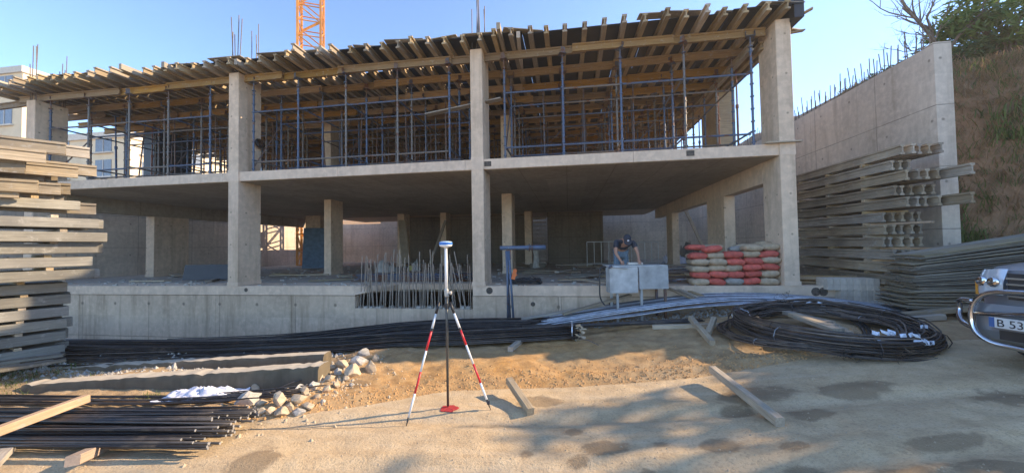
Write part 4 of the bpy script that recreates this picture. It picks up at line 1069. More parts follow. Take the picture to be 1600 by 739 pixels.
for i, (u, v, a, b_) in enumerate(rk):
    p, d = ground_at(u, v+b_*.25); sx = a*d/580; sz = b_*d/580
    name = 'rock'
    o = link('rock', RM[i % 12], None, Matrix.Translation(p+Vector((0, 0, sz*R.uniform(.14, .34)))) @ Matrix.Rotation(-PSI*0+R.uniform(-.4, .4), 4, 'Z') @ Matrix.Rotation(R.uniform(-.2, .2), 4, 'Y') @ Matrix.Diagonal((sx*1.15, (sx+sz)*.6, sz*1.25, 1)))
    if i == 0: lab, gr = 'largest pale flat rock at the left of the heap by the white cloth', None
    elif i == 2: lab, gr = 'squarish pale block at the upper right of the rock heap', None
    elif i == 3: lab, gr = 'pale angular rock at the right tip of the heap', None
    elif i == 20: lab, gr = 'grey broken lump at the top of the rock heap beside the bars', None
    elif i == 5: lab, gr = 'upright pale rock in the left part of the heap by the kerb end', None
    elif u > 596 or i == 42: lab, gr = 'small stone lying among the bars near the basement wall', 'stones lying among the bars'
    elif v > 636 and u < 340: lab, gr = 'half buried pale stone behind the near left bar bundle', 'stones behind the near left bundle'
    else: lab, gr = 'pale limestone rock in the heap at the end of the kerbs', 'limestone rocks heaped at the kerb ends'
    tag(o, lab, 'rock', gr)
# white crumpled cloth
def crumple(name, label, cat, mat, c, sx, sy, h, seed, rot=0, n=26):
    q = random.Random(seed); V = []; F = []
    for j in range(n):
        for i in range(n):
            x = (i/(n-1)-.5); y = (j/(n-1)-.5); s_ = Vector((seed*3.1, 0, 0))
            r_ = max(0, 1-(x*x+y*y)*4.2)
            f = abs(noise.fractal(Vector((x*4, y*4, 0))+s_, 1, 2.1, 4))+.55*abs(noise.noise(Vector((x*13, y*13, 0))+s_)); ed = .12*noise.noise(Vector((x*3, y*3, 7))+s_)
            z = h*(r_*.55+f*1.0*min(1, r_+.35))
            X_ = (x+ed+.05*noise.noise(Vector((x*9, y*9, 2))+s_))*sx; Y_ = (y+ed+.06*noise.noise(Vector((x*9, y*9, 5))+s_))*sy
            V.append((X_, Y_, z))
    F = [(j*n+i, j*n+i+1, (j+1)*n+i+1, (j+1)*n+i) for j in range(n-1) for i in range(n-1)]
    V2 = [(x, y, z-.012) for x, y, z in V]; N = n*n
    F2 = [tuple(a+N for a in f)[::-1] for f in F]
    o = MB().add(V+V2, F+F2).build(name, mat, None, True, Matrix.Translation(c) @ Matrix.Rotation(rot, 4, 'Z')); return tag(o, label, cat)
p, d = ground_at(318, 620); crumple('white_cloth', 'crumpled white cloth sheet lying in front of the front kerb', 'cloth', M_cloth, p+Vector((0, 0, .02)), .98, .44, .10, 1, .15, 44)
p, d = ground_at(762, 496); crumple('plastic_sheet', 'small pale blue plastic sheet crumpled at the foot of the basement wall', 'plastic sheet', M_tagw, p+Vector((0, 0, .02)), .42, .25, .2, 3)
# hollow clay block by the middle column
hb = thing('hollow_block', 'grey hollow block with holes lying at the foot of the basement wall', 'hollow block', ground_at(741, 494)[0])
hb.rotation_euler = (0, rad(-12), rad(15)); b = MB()
W_, H_, L_ = .34, .17, .2; cols_, rows_ = 4, 3
for i in range(cols_+1): b.box(-W_/2+W_*i/cols_-.012, -W_/2+W_*i/cols_+.012, -L_/2, L_/2, 0, H_)
for j in range(rows_+1): b.box(-W_/2-.011, W_/2+.011, -L_/2+.002, L_/2-.002, H_*j/rows_-.011, H_*j/rows_+.011)
b.build('web', M_block, hb); MB().box(-W_/2+.015, W_/2-.015, 0, .01, .012, H_-.012).build('core', MATS['dark_mark'], hb)
# ------------------------------------------------------------------ surveying pole with bipod
foot = at(700, 637, d=4.45); foot.z = gz(foot.x, foot.y)
head = at(696.5, 379, d=4.40)
t = thing('surveying_pole', 'satellite surveying pole with blue topped receiver held by red and white bipod legs', 'surveying pole', foot)
I = t.matrix_basis.inverted()
up = (head-foot).normalized(); L = (head-foot).length
def lp(f): return foot+up*L*f
M_carb = plain('carbon_pole', (.06, .06, .055), .35, .1, .15, 5, .05)
part('lower_pole', MB().tube([lp(.012), lp(.50), lp(.675)], [.0145, .0155, .016], 12), M_carb, t, smooth=True)
part('pole_tip', MB().tube([lp(-.012), lp(.02)], [.002, .012], 8), M_chrome, t)
part('upper_pole', MB().tube([lp(.715), lp(.97)], .0165, 12), M_white, t, smooth=True)
part('clamp', MB().tube([lp(.672), lp(.68), lp(.712), lp(.72)], [.02, .026, .026, .02], 12), plain('clamp_grey', (.42, .41, .38), .45, .2, .1), t)
kn = lp(.695)+right_v*.04
k_ = part('clamp_knob', MB().tube([lp(.695), kn], .01, 8).tube([kn, kn+right_v*.022], .02, 10), M_sill, t)
part('cable', MB().tube([kn+Vector((0, 0, -.0))+right_v*(.012+.05*math.sin(a_*.52))+Vector((0, 0, -.115*a_/6)) for a_ in range(7)], .004, 5), M_dark, t)
HM_ = Matrix.Translation(lp(.972)) @ up.to_track_quat('Z', 'Y').to_matrix().to_4x4()
part('receiver', MB().lathe([(.02, -.012), (.034, 0), (.066, .008), (.074, .016), (.076, .03)], 28, HM_), M_white, t, smooth=True)
part('receiver_band', MB().lathe([(.0765, .031), (.079, .036), (.079, .052), (.0765, .056)], 28, HM_), plain('blue_band', (.03, .16, .5), .35, 0, .05), t)
part('receiver_top', MB().lathe([(.0755, .057), (.07, .064), (.04, .07), (.005, .071)], 28, HM_), plain('pale_blue_cap', (.45, .58, .72), .35, 0, .05), t, smooth=True)
hub = lp(.615)
part('hub', MB().tube([lp(.60), lp(.632)], .027, 10).box(-.05, .05, -.012, .012, -.012, .012, Matrix.Translation(hub) @ Matrix.Rotation(PSI, 4, 'Z')), M_dark, t)
def leg(j, f_, cuts, d_):
    d0 = (f_-j); r0 = .0125
    o = None
    seq = [('upper_tube', 0, cuts[0], M_dark, .014)]; cols = [M_white, M_red, M_white, M_red, M_white]
    for i in range(5): seq.append(('painted_tube', cuts[i], cuts[i+1], cols[i], .0125 if i else .0135))
    seq.append(('point', cuts[5], 1.0, M_dark, .012))
    lg = part('leg', MB().tube([j, j+d0*cuts[0]], .0155, 10), M_dark, t, smooth=True)
    for nme, a, b_, mt, rr in seq[1:]:
        m_ = MB().tube([j+d0*a, j+d0*b_], rr if nme != 'point' else [.013, .003], 10)
        o = link(nme, m_.mesh(nme, mt, True), lg)
    link('collar', MB().tube([j+d0*(cuts[1]-.01), j+d0*(cuts[1]+.012)], .018, 10).mesh('collar', M_dark), lg)
fl = at(634.5, 657, d=4.12); fl.z = gz(fl.x, fl.y)-.005; fr_ = at(767, 639, d=4.38); fr_.z = gz(fr_.x, fr_.y)-.005
leg(at(686, 472, d=4.44), fl, (.10, .235, .41, .58, .75, .93), 0)
leg(at(703, 472, d=4.44), fr_, (.105, .25, .40, .575, .75, .90), 1)
part('foot_knob', MB().tube([fr_+(at(703, 472, d=4.44)-fr_)*.07-right_v*.012, fr_+(at(703, 472, d=4.44)-fr_)*.07+right_v*.02], .022, 8), M_dark, t)
# red sprayed survey mark, a thin coat of paint with ragged rim
b = MB(); q = random.Random(2); c = at(702, 636, d=4.43); n = 40; V_ = [Vector((c.x, c.y, gz(c.x, c.y)+.008))]
for k in range(n):
    a = 2*math.pi*k/n; r_ = .09*(1+.35*noise.noise(Vector((math.cos(a)*2, math.sin(a)*2, 3)))+q.uniform(-.06, .06)); x = c.x+r_*1.15*math.cos(a); y = c.y+r_*1.0*math.sin(a); V_.append(Vector((x, y, gz(x, y)+.007)))
V2_ = [p-Vector((0, 0, .006)) for p in V_[1:]]
b.add(V_+V2_, [(0, 1+k, 1+(k+1) % n) for k in range(n)]+[(1+k, 1+n+k, 1+n+(k+1) % n, 1+(k+1) % n) for k in range(n)])
tag(b.build('survey_mark', M_redg), 'red sprayed survey mark on the road under the pole tip', 'paint mark')

# ------------------------------------------------------------------ blue trestle
tl = at(795, 490, d=9.0); tl.z = gz(tl.x, tl.y)
t = thing('steel_trestle', 'blue steel T shaped trestle standing at the slab edge right of the middle column', 'trestle', tl)
a_, b2 = at(781, 387.5, d=8.95), at(853, 386.5, d=8.95)
part('cross_tube', MB().tube([a_, b2], .05, 12), M_blue, t, smooth=True)
part('sleeve', MB().tube([lerp(a_, b2, .58), lerp(a_, b2, .98)], .058, 12), M_blue, t, smooth=True)
for f in (.63, .69): part('collar_plate', MB().tube([lerp(a_, b2, f), lerp(a_, b2, f+.012)], .10, 10), M_scafd, t)
for (u0, v0, u1, v1, dd) in ((792.5, 392, 793.5, 489, 9.0), (795, 392, 802.5, 487, 8.8), (791, 392, 797, 480, 9.18)):
    p0 = at(u0, v0, d=8.95); p1 = at(u1, v1, d=dd); p1.z = gz(p1.x, p1.y)+.01
    part('leg', MB().tube([p0, p1], .028, 8), M_blue, t, smooth=True)
part('gusset', MB().box(-.04, .08, -.01, .01, -.28, 0, Matrix.Translation(lerp(a_, b2, .17)) @ Matrix.Rotation(PSI, 4, 'Z')), M_scafd, t)
part('foot_plate', MB().box(-.14, .14, -.1, .1, 0, .012, Matrix.Translation(tl+Vector((.04, 0, .002)))), M_scafd, t)
gl = at(803, 430, d=8.85)
g_ = thing('work_glove', 'orange rubber glove hung on the blue trestle', 'glove', gl)
G = Matrix.Translation(gl) @ Matrix.Rotation(PSI, 4, 'Z') @ Matrix.Rotation(rad(14), 4, 'Y')
part('palm', MB().prism([(-.012, -.10), (.012, -.10), (.016, .0), (.012, .10), (-.012, .10), (-.016, 0)], -.045, .045), M_orange, g_) .matrix_local = G.copy() if False else g_.matrix_basis.inverted() @ G
for k, (dx, l_) in enumerate(((-.032, .06), (-.010, .075), (.012, .07), (.033, .05))):
    part('finger', MB().tube([G @ Vector((dx, 0, .09)), G @ Vector((dx*1.15, -.005, .09+l_))], [.012, .008], 6), M_orange, g_)
part('thumb', MB().tube([G @ Vector((.04, 0, -.01)), G @ Vector((.075, 0, .04))], [.013, .009], 6), M_orange, g_)
p0 = at(800, 489, d=8.7); p1 = at(857, 485, d=8.6); p0.z = gz(p0.x, p0.y)+.02; p1.z = gz(p1.x, p1.y)+.04
o = MB().prism([(-.06, 0), (.06, 0), (.06, .015), (-.045, .015), (-.045, .12), (-.06, .12)], 0, (p1-p0).length).build('steel_angle', M_scafd, None, False, along(p0, p1)); tag(o, 'dark steel angle lying at the foot of the blue trestle', 'steel angle')
# cable coil on the slab edge
cb = thing('cable_coil', 'flat coil of dark hose lying on the slab edge behind the blue trestle', 'hose coil', (at(820, 442, Y=9.75).x, 9.75, .935))
for i in range(9):
    q = random.Random(i); rr = .38+.022*q.uniform(-2, 2); ph = q.uniform(0, 6)
    MB().tube([Vector(((rr+.02*math.sin(3*a+ph))*math.cos(a)*1.1, rr*math.sin(a)*.8, .02+.018*i*q.uniform(.5, 1)+.015*math.sin(2*a+ph))) for a in [k*.285 for k in range(23)]], .012, 6).build('hose_loop', M_rub, cb, True)

# ------------------------------------------------------------------ work table with hanging sheet metal
tc = at(998, 470, d=8.25); TZ = 1.455
tb = thing('work_table', 'sheet metal work table in front of the slab edge where the man works', 'table', Vector((tc.x, tc.y, gz(tc.x, tc.y))), PSI)
zt = TZ-tb.location.z
MB().box(-.64, .65, -.02, .58, zt-.025, zt).build('tabletop', M_table, tb)
MB().box(-.64, -.02, -.045, -.022, zt-.60, zt-.03).box(-.64, -.61, -.022, .3, zt-.60, zt-.03).build('apron_sheet', M_table, tb)
MB().box(-.005, .65, -.05, -.024, zt-.52, zt-.028).build('apron_sheet', M_table, tb)
MB().box(.625, .652, -.022, .5, zt-.52, zt-.028).build('side_sheet', M_table, tb)
for (x, y) in ((-.46, 0), (.07, 0), (.60, 0), (-.46, .5), (.60, .5)): MB().box(x-.025, x+.025, y, y+.05, 0, zt-.026).build('leg', M_scafd if x > .5 else M_table, tb)
MB().tube([(-.68, -.06, zt-.02), (-.25, -.06, zt-.055)], .018, 6).build('clamp_bar', M_table, tb)
MB().tube([(-.66, -.05, zt-.04), (-.60, -.09, zt)], .03, 7).build('clamp_head', M_scafd, tb)
MB().tube([(.0, -.053, zt-.05), (0, -.053, zt-.55)], .008, 4).build('seam', M_scafd, tb)
hs = [at(947, 417, d=8.2), at(938, 420, d=8.15), at(937, 445, d=8.15), at(938, 465, d=8.15), at(945, 477, d=8.1)]
tag(MB().tube(curve_pts(hs, 16), .016, 7).build('hose', M_rub, smooth=True), 'black hose hanging down the left side of the work table', 'hose')
sp_ = thing('cut_piece', 'small pale piece being worked on top of the table under the man hands', 'workpiece', tc+Vector((0, .2, 0)))
sp_.location.z = TZ+.002; MB().box(-.16, .16, .05, .28, 0, .05).build('block', M_block, sp_)

# ------------------------------------------------------------------ the worker (bending over the table)
def skin_mesh(name, verts, edges, radii, mat, sub=2, root=0):
    me_ = bpy.data.meshes.new(name); me_.from_pydata([Vector(v_) for v_ in verts], edges, [])
    o = bpy.data.objects.new(name, me_); sc.collection.objects.link(o)
    sk = o.modifiers.new('s', 'SKIN'); sk.use_smooth_shade = True
    for i, r_ in enumerate(radii):
        me_.skin_vertices[0].data[i].radius = (r_, r_) if not isinstance(r_, tuple) else r_
    me_.skin_vertices[0].data[root].use_root = True
    sb_ = o.modifiers.new('u', 'SUBSURF'); sb_.levels = sub; sb_.render_levels = sub
    dg = bpy.context.evaluated_depsgraph_get(); dg.update(); ev = o.evaluated_get(dg)
    out = bpy.data.meshes.new_from_object(ev); bpy.data.objects.remove(o); out.name = name
    out.materials.clear(); out.materials.append(mat)
    out.polygons.foreach_set('use_smooth', [True]*len(out.polygons)); return out
pw = at(970, 395, Y=9.48)
wk = thing('person', 'man in dark cap and navy T-shirt bending over the sheet metal table', 'person', (pw.x, 9.50, .935), PSI*.6)
# local: x right, -y towards the table
J = dict(pel=(0, 0, .80), ab=(.01, -.10, .95), ch=(.02, -.27, 1.06), nk=(.03, -.40, 1.09), hd=(.035, -.50, 1.09), ht=(.035, -.54, 1.12),
         hl=(-.09, .0, .77), kl=(-.12, -.07, .43), fl=(-.13, .04, .07), tl=(-.14, -.12, .03), hr=(.09, .0, .77), kr=(.12, -.05, .43), fr=(.13, .05, .07), tr=(.14, -.11, .03),
         sl=(-.17, -.36, 1.05), el=(-.22, -.44, .80), wl=(-.14, -.58, .62), sr=(.21, -.34, 1.05), er=(.29, -.44, .80), wr=(.27, -.62, .64))
names = list(J); ix = {n_: i for i, n_ in enumerate(names)}
E = [('pel', 'ab'), ('ab', 'ch'), ('ch', 'nk'), ('nk', 'hd'), ('hd', 'ht'), ('pel', 'hl'), ('hl', 'kl'), ('kl', 'fl'), ('fl', 'tl'), ('pel', 'hr'), ('hr', 'kr'), ('kr', 'fr'), ('fr', 'tr'), ('ch', 'sl'), ('sl', 'el'), ('el', 'wl'), ('ch', 'sr'), ('sr', 'er'), ('er', 'wr')]
RR = dict(pel=(.14, .11), ab=(.13, .10), ch=(.15, .11), nk=.058, hd=.085, ht=.088, hl=.085, kl=.058, fl=.042, tl=.035, hr=.085, kr=.058, fr=.042, tr=.035, sl=.062, el=.043, wl=.028, sr=.062, er=.043, wr=.028)
vv = [J[n_] for n_ in names]; ee = [(ix[a], ix[b_]) for a, b_ in E]; rr_ = [RR[n_] for n_ in names]
# hands: palm plus five finger chains joined to the body skeleton
def hand(wn, d, side):
    w_ = Vector(J[wn]); d = Vector(d).normalized(); s_ = Vector((1, 0, 0))
    pi = len(vv); vv.append(tuple(w_+d*.07)); rr_.append((.036, .018)); ee.append((ix[wn], pi))
    for k, (off, l1) in enumerate(((-.03, .068), (-.010, .078), (.011, .074), (.030, .058))):
        a = w_+d*.10+s_*off; b1 = a+d*l1*.55+Vector((0, 0, -.01)); c1 = b1+(d*.5+Vector((0, 0, -.8))).normalized()*l1*.5
        i0 = len(vv); vv.extend([tuple(a), tuple(b1), tuple(c1)]); rr_.extend([.010, .009, .0075]); ee.extend([(pi, i0), (i0, i0+1), (i0+1, i0+2)])
    a = w_+d*.035+s_*(.035*side); b1 = a+(d+s_*side*.8).normalized()*.045; i0 = len(vv); vv.extend([tuple(a), tuple(b1)]); rr_.extend([.012, .009]); ee.extend([(pi, i0), (i0, i0+1)])
hand('wl', (.15, -.9, -.45), 1); hand('wr', (-.12, -.9, -.5), -1)
link('body', skin_mesh('body', vv, ee, rr_, M_skin, 1), wk)
def sub(nn, grow, nme, mat):
    ids = {n_: i for i, n_ in enumerate(nn)}
    rr2 = []
    for n_ in nn:
        r_ = RR[n_]; rr2.append(tuple(q_+grow for q_ in r_) if isinstance(r_, tuple) else r_+grow)
    return link(nme, skin_mesh(nme, [J[n_] for n_ in nn], [(ids[a], ids[b_]) for a, b_ in E if a in ids and b_ in ids], rr2, mat, 2), wk)
J['sl2'] = tuple(Vector(J['sl']).lerp(Vector(J['el']), .62)); J['sr2'] = tuple(Vector(J['sr']).lerp(Vector(J['er']), .62)); RR['sl2'] = .058; RR['sr2'] = .058
E += [('sl', 'sl2'), ('sr', 'sr2')]
J['pel2'] = (0, .0, .86); RR['pel2'] = (.145, .115); E += [('pel2', 'ab')]
sub(['pel2', 'ab', 'ch', 'sl', 'sl2', 'sr', 'sr2'], .014, 'shirt', M_shirt)
sub(['pel', 'hl', 'kl', 'fl', 'hr', 'kr', 'fr'], .016, 'jeans', M_jeans)
for s_ in ('l', 'r'):
    a, b_ = Vector(J['f'+s_]), Vector(J['t'+s_]); link('boot', skin_mesh('boot', [tuple(a+Vector((0, .02, .05))), tuple(a+Vector((0, .02, -.02))), tuple(b_+Vector((0, -.06, .005)))], [(0, 1), (1, 2)], [.055, .05, .038], M_rub, 2), wk)
# head turned down: face forward and low, cap with pale badge
HT = Matrix.Translation((.035, -.52, 1.10)) @ Matrix.Rotation(rad(58), 4, 'X')
hm = bmesh.new(); bmesh.ops.create_uvsphere(hm, u_segments=20, v_segments=14, radius=.1)
for v_ in hm.verts:
    x, y, z = v_.co; z *= 1.22; x *= .82
    if z < -.02: x *= 1-.25*(-z-.02)/.1; y = y*(1-.12*(-z)/.1)
    if y < -.06 and abs(x) < .02 and -.035 < z < .015: y -= .018
    v_.co = (x, y, z)
hme = bpy.data.meshes.new('head'); hm.to_mesh(hme); hm.free(); hme.materials.append(M_skin); hme.polygons.foreach_set('use_smooth', [True]*len(hme.polygons))
hd = link('head', hme, wk, HT)
for s_ in (-1, 1):
    link('ear', MB().lathe([(.004, -.006), (.024, -.004), (.026, .004), (.01, .006)], 10).mesh('ear', M_skin, True), hd, Matrix.Translation((s_*.083, .01, -.01)) @ Matrix.Rotation(rad(90), 4, 'Y') @ Matrix.Diagonal((1.25, .8, 1, 1)))
    link('eye', MB().lathe([(.002, 0), (.010, .001), (.004, .004)], 8).mesh('eye', M_dark, True), hd, Matrix.Translation((s_*.032, -.089, .0)) @ Matrix.Rotation(rad(90), 4, 'X'))
link('mouth', MB().box(-.022, .022, -.092, -.08, -.064, -.058).mesh('mouth', plain('lips', (.25, .09, .07), .6)), hd)
link('hair', MB().lathe([(.088, -.03), (.092, 0), (.09, .03)], 18, Matrix.Translation((0, .02, .0)) @ Matrix.Diagonal((.93, 1, 1, 1))).mesh('hair', M_dark, True), hd)
cp = bmesh.new(); bmesh.ops.create_uvsphere(cp, u_segments=24, v_segments=16, radius=.108)
bmesh.ops.delete(cp, geom=[v_ for v_ in cp.verts if v_.co.z < .012], context='VERTS')
for v_ in cp.verts: v_.co.x *= .88; v_.co.z *= 1.2
cme = bpy.data.meshes.new('cap'); cp.to_mesh(cme); cp.free(); cme.materials.append(M_shirt); cme.polygons.foreach_set('use_smooth', [True]*len(cme.polygons))
cap = link('cap', cme, wk, HT @ Matrix.Translation((0, .004, .012)))
br = MB(); Vb = []
for lay in (0, .006):
    for k in range(11):
        a = math.pi*(k/10); Vb.append((.092*math.cos(a), -.055-.0*math.sin(a), .018-lay)); Vb.append((.088*math.cos(a), -.06-.115*math.sin(a), .010-lay-.012*math.cos(a)**2))
Fb = [(2*k, 2*k+2, 2*k+3, 2*k+1) for k in range(10)]+[(22+2*k, 22+2*k+1, 22+2*k+3, 22+2*k+2) for k in range(10)]+[(2*k+1, 2*k+3, 2*k+25, 2*k+23) for k in range(10)]
link('brim', br.add(Vb, Fb).mesh('brim', M_shirt, True), cap)
link('badge', MB().lathe([(.026, -.004), (.026, .004), (.002, .006)], 14).mesh('badge', M_cloth, True), cap, Matrix.Translation((0, -.085, .068)) @ Matrix.Rotation(rad(62), 4, 'X'))

# ------------------------------------------------------------------ cement sacks
def sack_mesh(mat, seed, L=.50, W=.36, H=.145):
    nx_, ny_ = 18, 12; V = []; s_ = Vector((seed*5.3, 0, 0))
    for side in (1, -1):
        for j in range(ny_+1):
            for i in range(nx_+1):
                u = i/nx_*2-1; v = j/ny_*2-1
                e = (1-abs(u)**3.2)*(1-abs(v)**2.6); h_ = H/2*max(0, e)**.42
                x = u*L/2*(1-.06*abs(v)**3); y = v*W/2*(1-.10*abs(u)**4)
                n_ = noise.fractal(Vector((x*9, y*9, side*3))+s_, 1, 2, 3)*.012
                V.append((x+.01*noise.noise(Vector((x*8, y*8, 1))+s_), y, side*(h_+n_*(e > .05))+.012*noise.noise(Vector((x*5, y*5, 9))+s_)))
    N = (nx_+1)*(ny_+1); F = []
    for j in range(ny_):
        for i in range(nx_):
            a = j*(nx_+1)+i; F.append((a, a+1, a+nx_+2, a+nx_+1)); F.append((N+a, N+a+nx_+1, N+a+nx_+2, N+a+1))
    me_ = MB().add(V, F).mesh('cement_sack', mat, True)
    bm = bmesh.new(); bm.from_mesh(me_); bmesh.ops.remove_doubles(bm, verts=bm.verts, dist=.004); bm.to_mesh(me_); bm.free()
    me_.polygons.foreach_set('use_smooth', [True]*len(me_.polygons)); return me_
SK = {c: [sack_mesh(m_, i+k*3) for i in range(3)] for k, (c, m_) in enumerate((('red', M_sackr), ('beige', M_sackb), ('grey', M_sackg)))}
# columns of the stack as the photo shows them, left to right, colours from the foot upwards
cols = [['beige', 'red', 'beige', 'beige', 'red'], ['red', 'red', 'beige', 'beige', 'beige', 'red'], ['grey', 'red', 'beige', 'red', 'red'], ['red', 'red', 'red', 'red', 'beige', 'beige'], ['beige', 'beige', 'red', 'beige', 'red', 'beige']]
ordn = ['lowest', 'second', 'third', 'fourth', 'fifth', 'sixth', 'seventh']; cn = ['leftmost', 'second from left', 'middle', 'second from right', 'rightmost']
x0 = at(1080, 440, Y=9.45).x; x1 = 4.79
pitch = (x1-x0)/5
for c_, colr in enumerate(cols):
    for r_, co in enumerate(colr):
        x = x0+pitch*(c_+.5)+R.uniform(-.012, .012)+(.02 if r_ % 2 else -.015); z = .935+.078+.150*r_+(.01*c_ if r_ else 0)
        if r_ == 5 and c_ == 1: x -= .1
        o = link('cement_sack', R.choice(SK[co]), None, Matrix.Translation((x, 9.50+R.uniform(-.035, .035), z+R.uniform(-.008, .01))) @ Matrix.Rotation(R.uniform(-.13, .13)+(math.pi if R.random() < .5 else 0), 4, 'Z') @ Matrix.Rotation(R.uniform(-.10, .10), 4, 'Y') @ Matrix.Diagonal((pitch/.455*R.uniform(.97, 1.05), 1, 1.18*R.uniform(.94, 1.06), 1)))
        tag(o, f'{co} cement sack, {ordn[r_]} from the floor in the {cn[c_]} column of the stack', 'sack', 'cement sacks stacked by the corner column')
k = 0
for c_ in range(5):     # the row behind
    for r_ in range(6 if c_ != 2 else 5):
        x = x0+pitch*(c_+.5)+R.uniform(-.03, .05)+.05; z = .935+.078+.150*r_+(.06 if r_ == 5 else 0)
        co = R.choice(('beige', 'red', 'beige'))
        o = link('cement_sack', R.choice(SK[co]), None, Matrix.Translation((min(x, 4.56), 9.92, z)) @ Matrix.Rotation(R.uniform(-.1, .1), 4, 'Z') @ Matrix.Diagonal((.93, 1, 1, 1)))
        tag(o, 'cement sack in the rear row, mostly hidden behind the front sacks', 'sack', 'cement sacks of the rear row')
for (u, v, co, lab) in ((1150, 389, 'grey', 'grey cement sack lying second on the very top of the stack'), (1175, 387, 'beige', 'beige cement sack lying on top right of the middle'), (1192, 382, 'beige', 'topmost beige cement sack tilted at the back of the stack')):
    p = at(u, v, Y=9.95); o = link('cement_sack', R.choice(SK[co]), None, Matrix.Translation((p.x, 9.85, p.z)) @ Matrix.Rotation(R.uniform(-.3, .3), 4, 'Z') @ Matrix.Rotation(R.uniform(-.15, .15), 4, 'Y') @ Matrix.Diagonal((.85, .95, 1.05, 1))); tag(o, lab, 'sack')

# ------------------------------------------------------------------ clutter on the ground floor
FZ = .935
def fl(u, v): return at(u, v, z=FZ)
def lean(name, u0, v0, u1, v1, d0, d1, w_, h_, mat, label, cat): timber(name, at(u0, v0, d=d0), at(u1, v1, d=d1), w_, h_, mat, label, cat)
lean('plank', 1098, 386, 1070, 327, 15.5, 17, .14, .05, M_joist, 'brown plank leaning between the rear columns above the sacks', 'plank')
lean('plank', 634, 412, 628, 345, 16.5, 17.6, .35, .06, M_joist, 'dark plank leaning on the dark rear column', 'plank')
lean('plank', 672, 415, 697, 345, 16.5, 17.6, .14, .06, M_joist, 'dark plank leaning behind the standing bars', 'plank')
def panel(u, v, d, w_, h_, rx, rz, mat, label):
    c = at(u, v, d=d); c.z = FZ; t = thing('leaning_sheet', label, 'panel', c, rz)
    Mx = Matrix.Rotation(rx, 4, 'X'); MB().box(-w_/2, w_/2, 0, .02, .03, h_, Mx).build('sheet', mat, t)
    for k in range(4): MB().box(-w_/2+.02, w_/2-.02, .022, .07, .05+k*(h_-.1)/3.2, .11+k*(h_-.1)/3.2, Mx).build('rib', M_table, t)
panel(490, 416, 19.5, 1.1, 2.2, rad(-10), rad(25), plain('blue_panel', (.09, .15, .21), .6, .2), 'blue grey formwork panel leaning on the dark rear column by the crane')
panel(1165, 388, 12.9, .7, 1.55, rad(-26), rad(70), plain('grey_panel', (.26, .30, .31), .6, .2), 'grey sheet panel leaning behind the cement sacks by the right wall')
panel(1180, 388, 13.2, .7, 1.5, rad(-30), rad(72), plain('grey_panel2', (.30, .31, .30), .6, .2), 'second pale panel leaning right next to the corner column')
panel(322, 437, 12.6, 1.6, .55, rad(-12), rad(10), M_ply, 'low dark board standing behind the left front column')
def barrier(u, v, d, w_, h_, rz, label):
    c = at(u, v, d=d); c.z = FZ; t = thing('crowd_barrier', label, 'frame', c, rz)
    for z in (.15, h_): MB().tube([(-w_/2, 0, z), (w_/2, 0, z)], .022, 6).build('rail', M_galv2, t)
    n = 5
    for k in range(n): MB().tube([(-w_/2+w_*k/(n-1), 0, 0 if k in (0, n-1) else .15), (-w_/2+w_*k/(n-1), 0, h_)], .016, 6).build('bar', M_galv2, t)
M_galv2 = plain('galvanised', (.6, .6, .57), .5, .2, .15)
barrier(940, 408, 17.0, 1.3, 1.15, .1, 'pale steel barrier frame standing left behind the worker')
barrier(1008, 408, 17.5, 1.2, 1.1, -.05, 'pale steel barrier frame standing right behind the worker')
barrier(968, 407, 18.5, 1.0, 1.15, .3, 'steel barrier frame partly hidden behind the worker')
# stack of blue scaffold tubes behind the open bay
ts = thing('tube_stack', 'stack of blue scaffold tubes on the slab behind the standing bars', 'tube stack', (-4.4, 10.6, FZ))
for r_ in range(4):
    for k in range(7):
        MB().tube([(-1.9+R.uniform(-.2, .1), -.25+.10*k, .03+.055*r_), (1.9+R.uniform(-.1, .25), -.25+.10*k+R.uniform(-.03, .03), .03+.055*r_)], .026, 6).build('tube', M_scaf if k % 3 else M_scafd, ts, True)
tj = thing('rod_pile', 'tangled pile of rods and offcuts between the worker table and the sacks', 'rod pile', (2.2, 11.0, FZ))
for k in range(70):
    p0 = Vector((R.uniform(-1.2, .2), R.uniform(-1.3, 1.2), .02+R.uniform(0, .28))); a = R.gauss(.15, .25)
    l_ = R.uniform(1, 2.2); MB().tube([p0, p0+Vector((l_*.5*math.cos(a), l_*.5*math.sin(a), .01)), p0+Vector((l_*math.cos(a), l_*math.sin(a), R.uniform(-.01, .05)))], R.choice((.01, .014, .022)), 5).build('rod', R.choice((M_rebarr, M_galv, M_scafd, M_joist)), tj)
for i, (u, v, mat, lab, sx, sy, h_) in enumerate(((1045, 412, M_cloth, 'pale plastic sheet heaped on the floor left of the sacks', .7, .5, .35), (1066, 412, M_cloth, 'second pale crumpled bag beside the heap of rods', .5, .4, .3),
                                                 (1075, 408, M_board, 'dark heap of netting behind the left end of the sacks', 1.3, .9, 1.0), (605, 428, M_rockg, 'heap of pale rubble beside the blue tubes', .9, .6, .4), (320, 420, M_board, 'flat heap of timber waste behind the left column', 1.6, .8, .3), (650, 424, M_rockg, 'small pale bag among the blue tubes', .4, .3, .4))):
    p = fl(u, v); crumple('debris_heap', lab, 'debris heap', mat, p+Vector((0, 0, .0)), sx, sy, h_, 11+i)
q = random.Random(77)
fb = [M_joist, M_old, M_board]
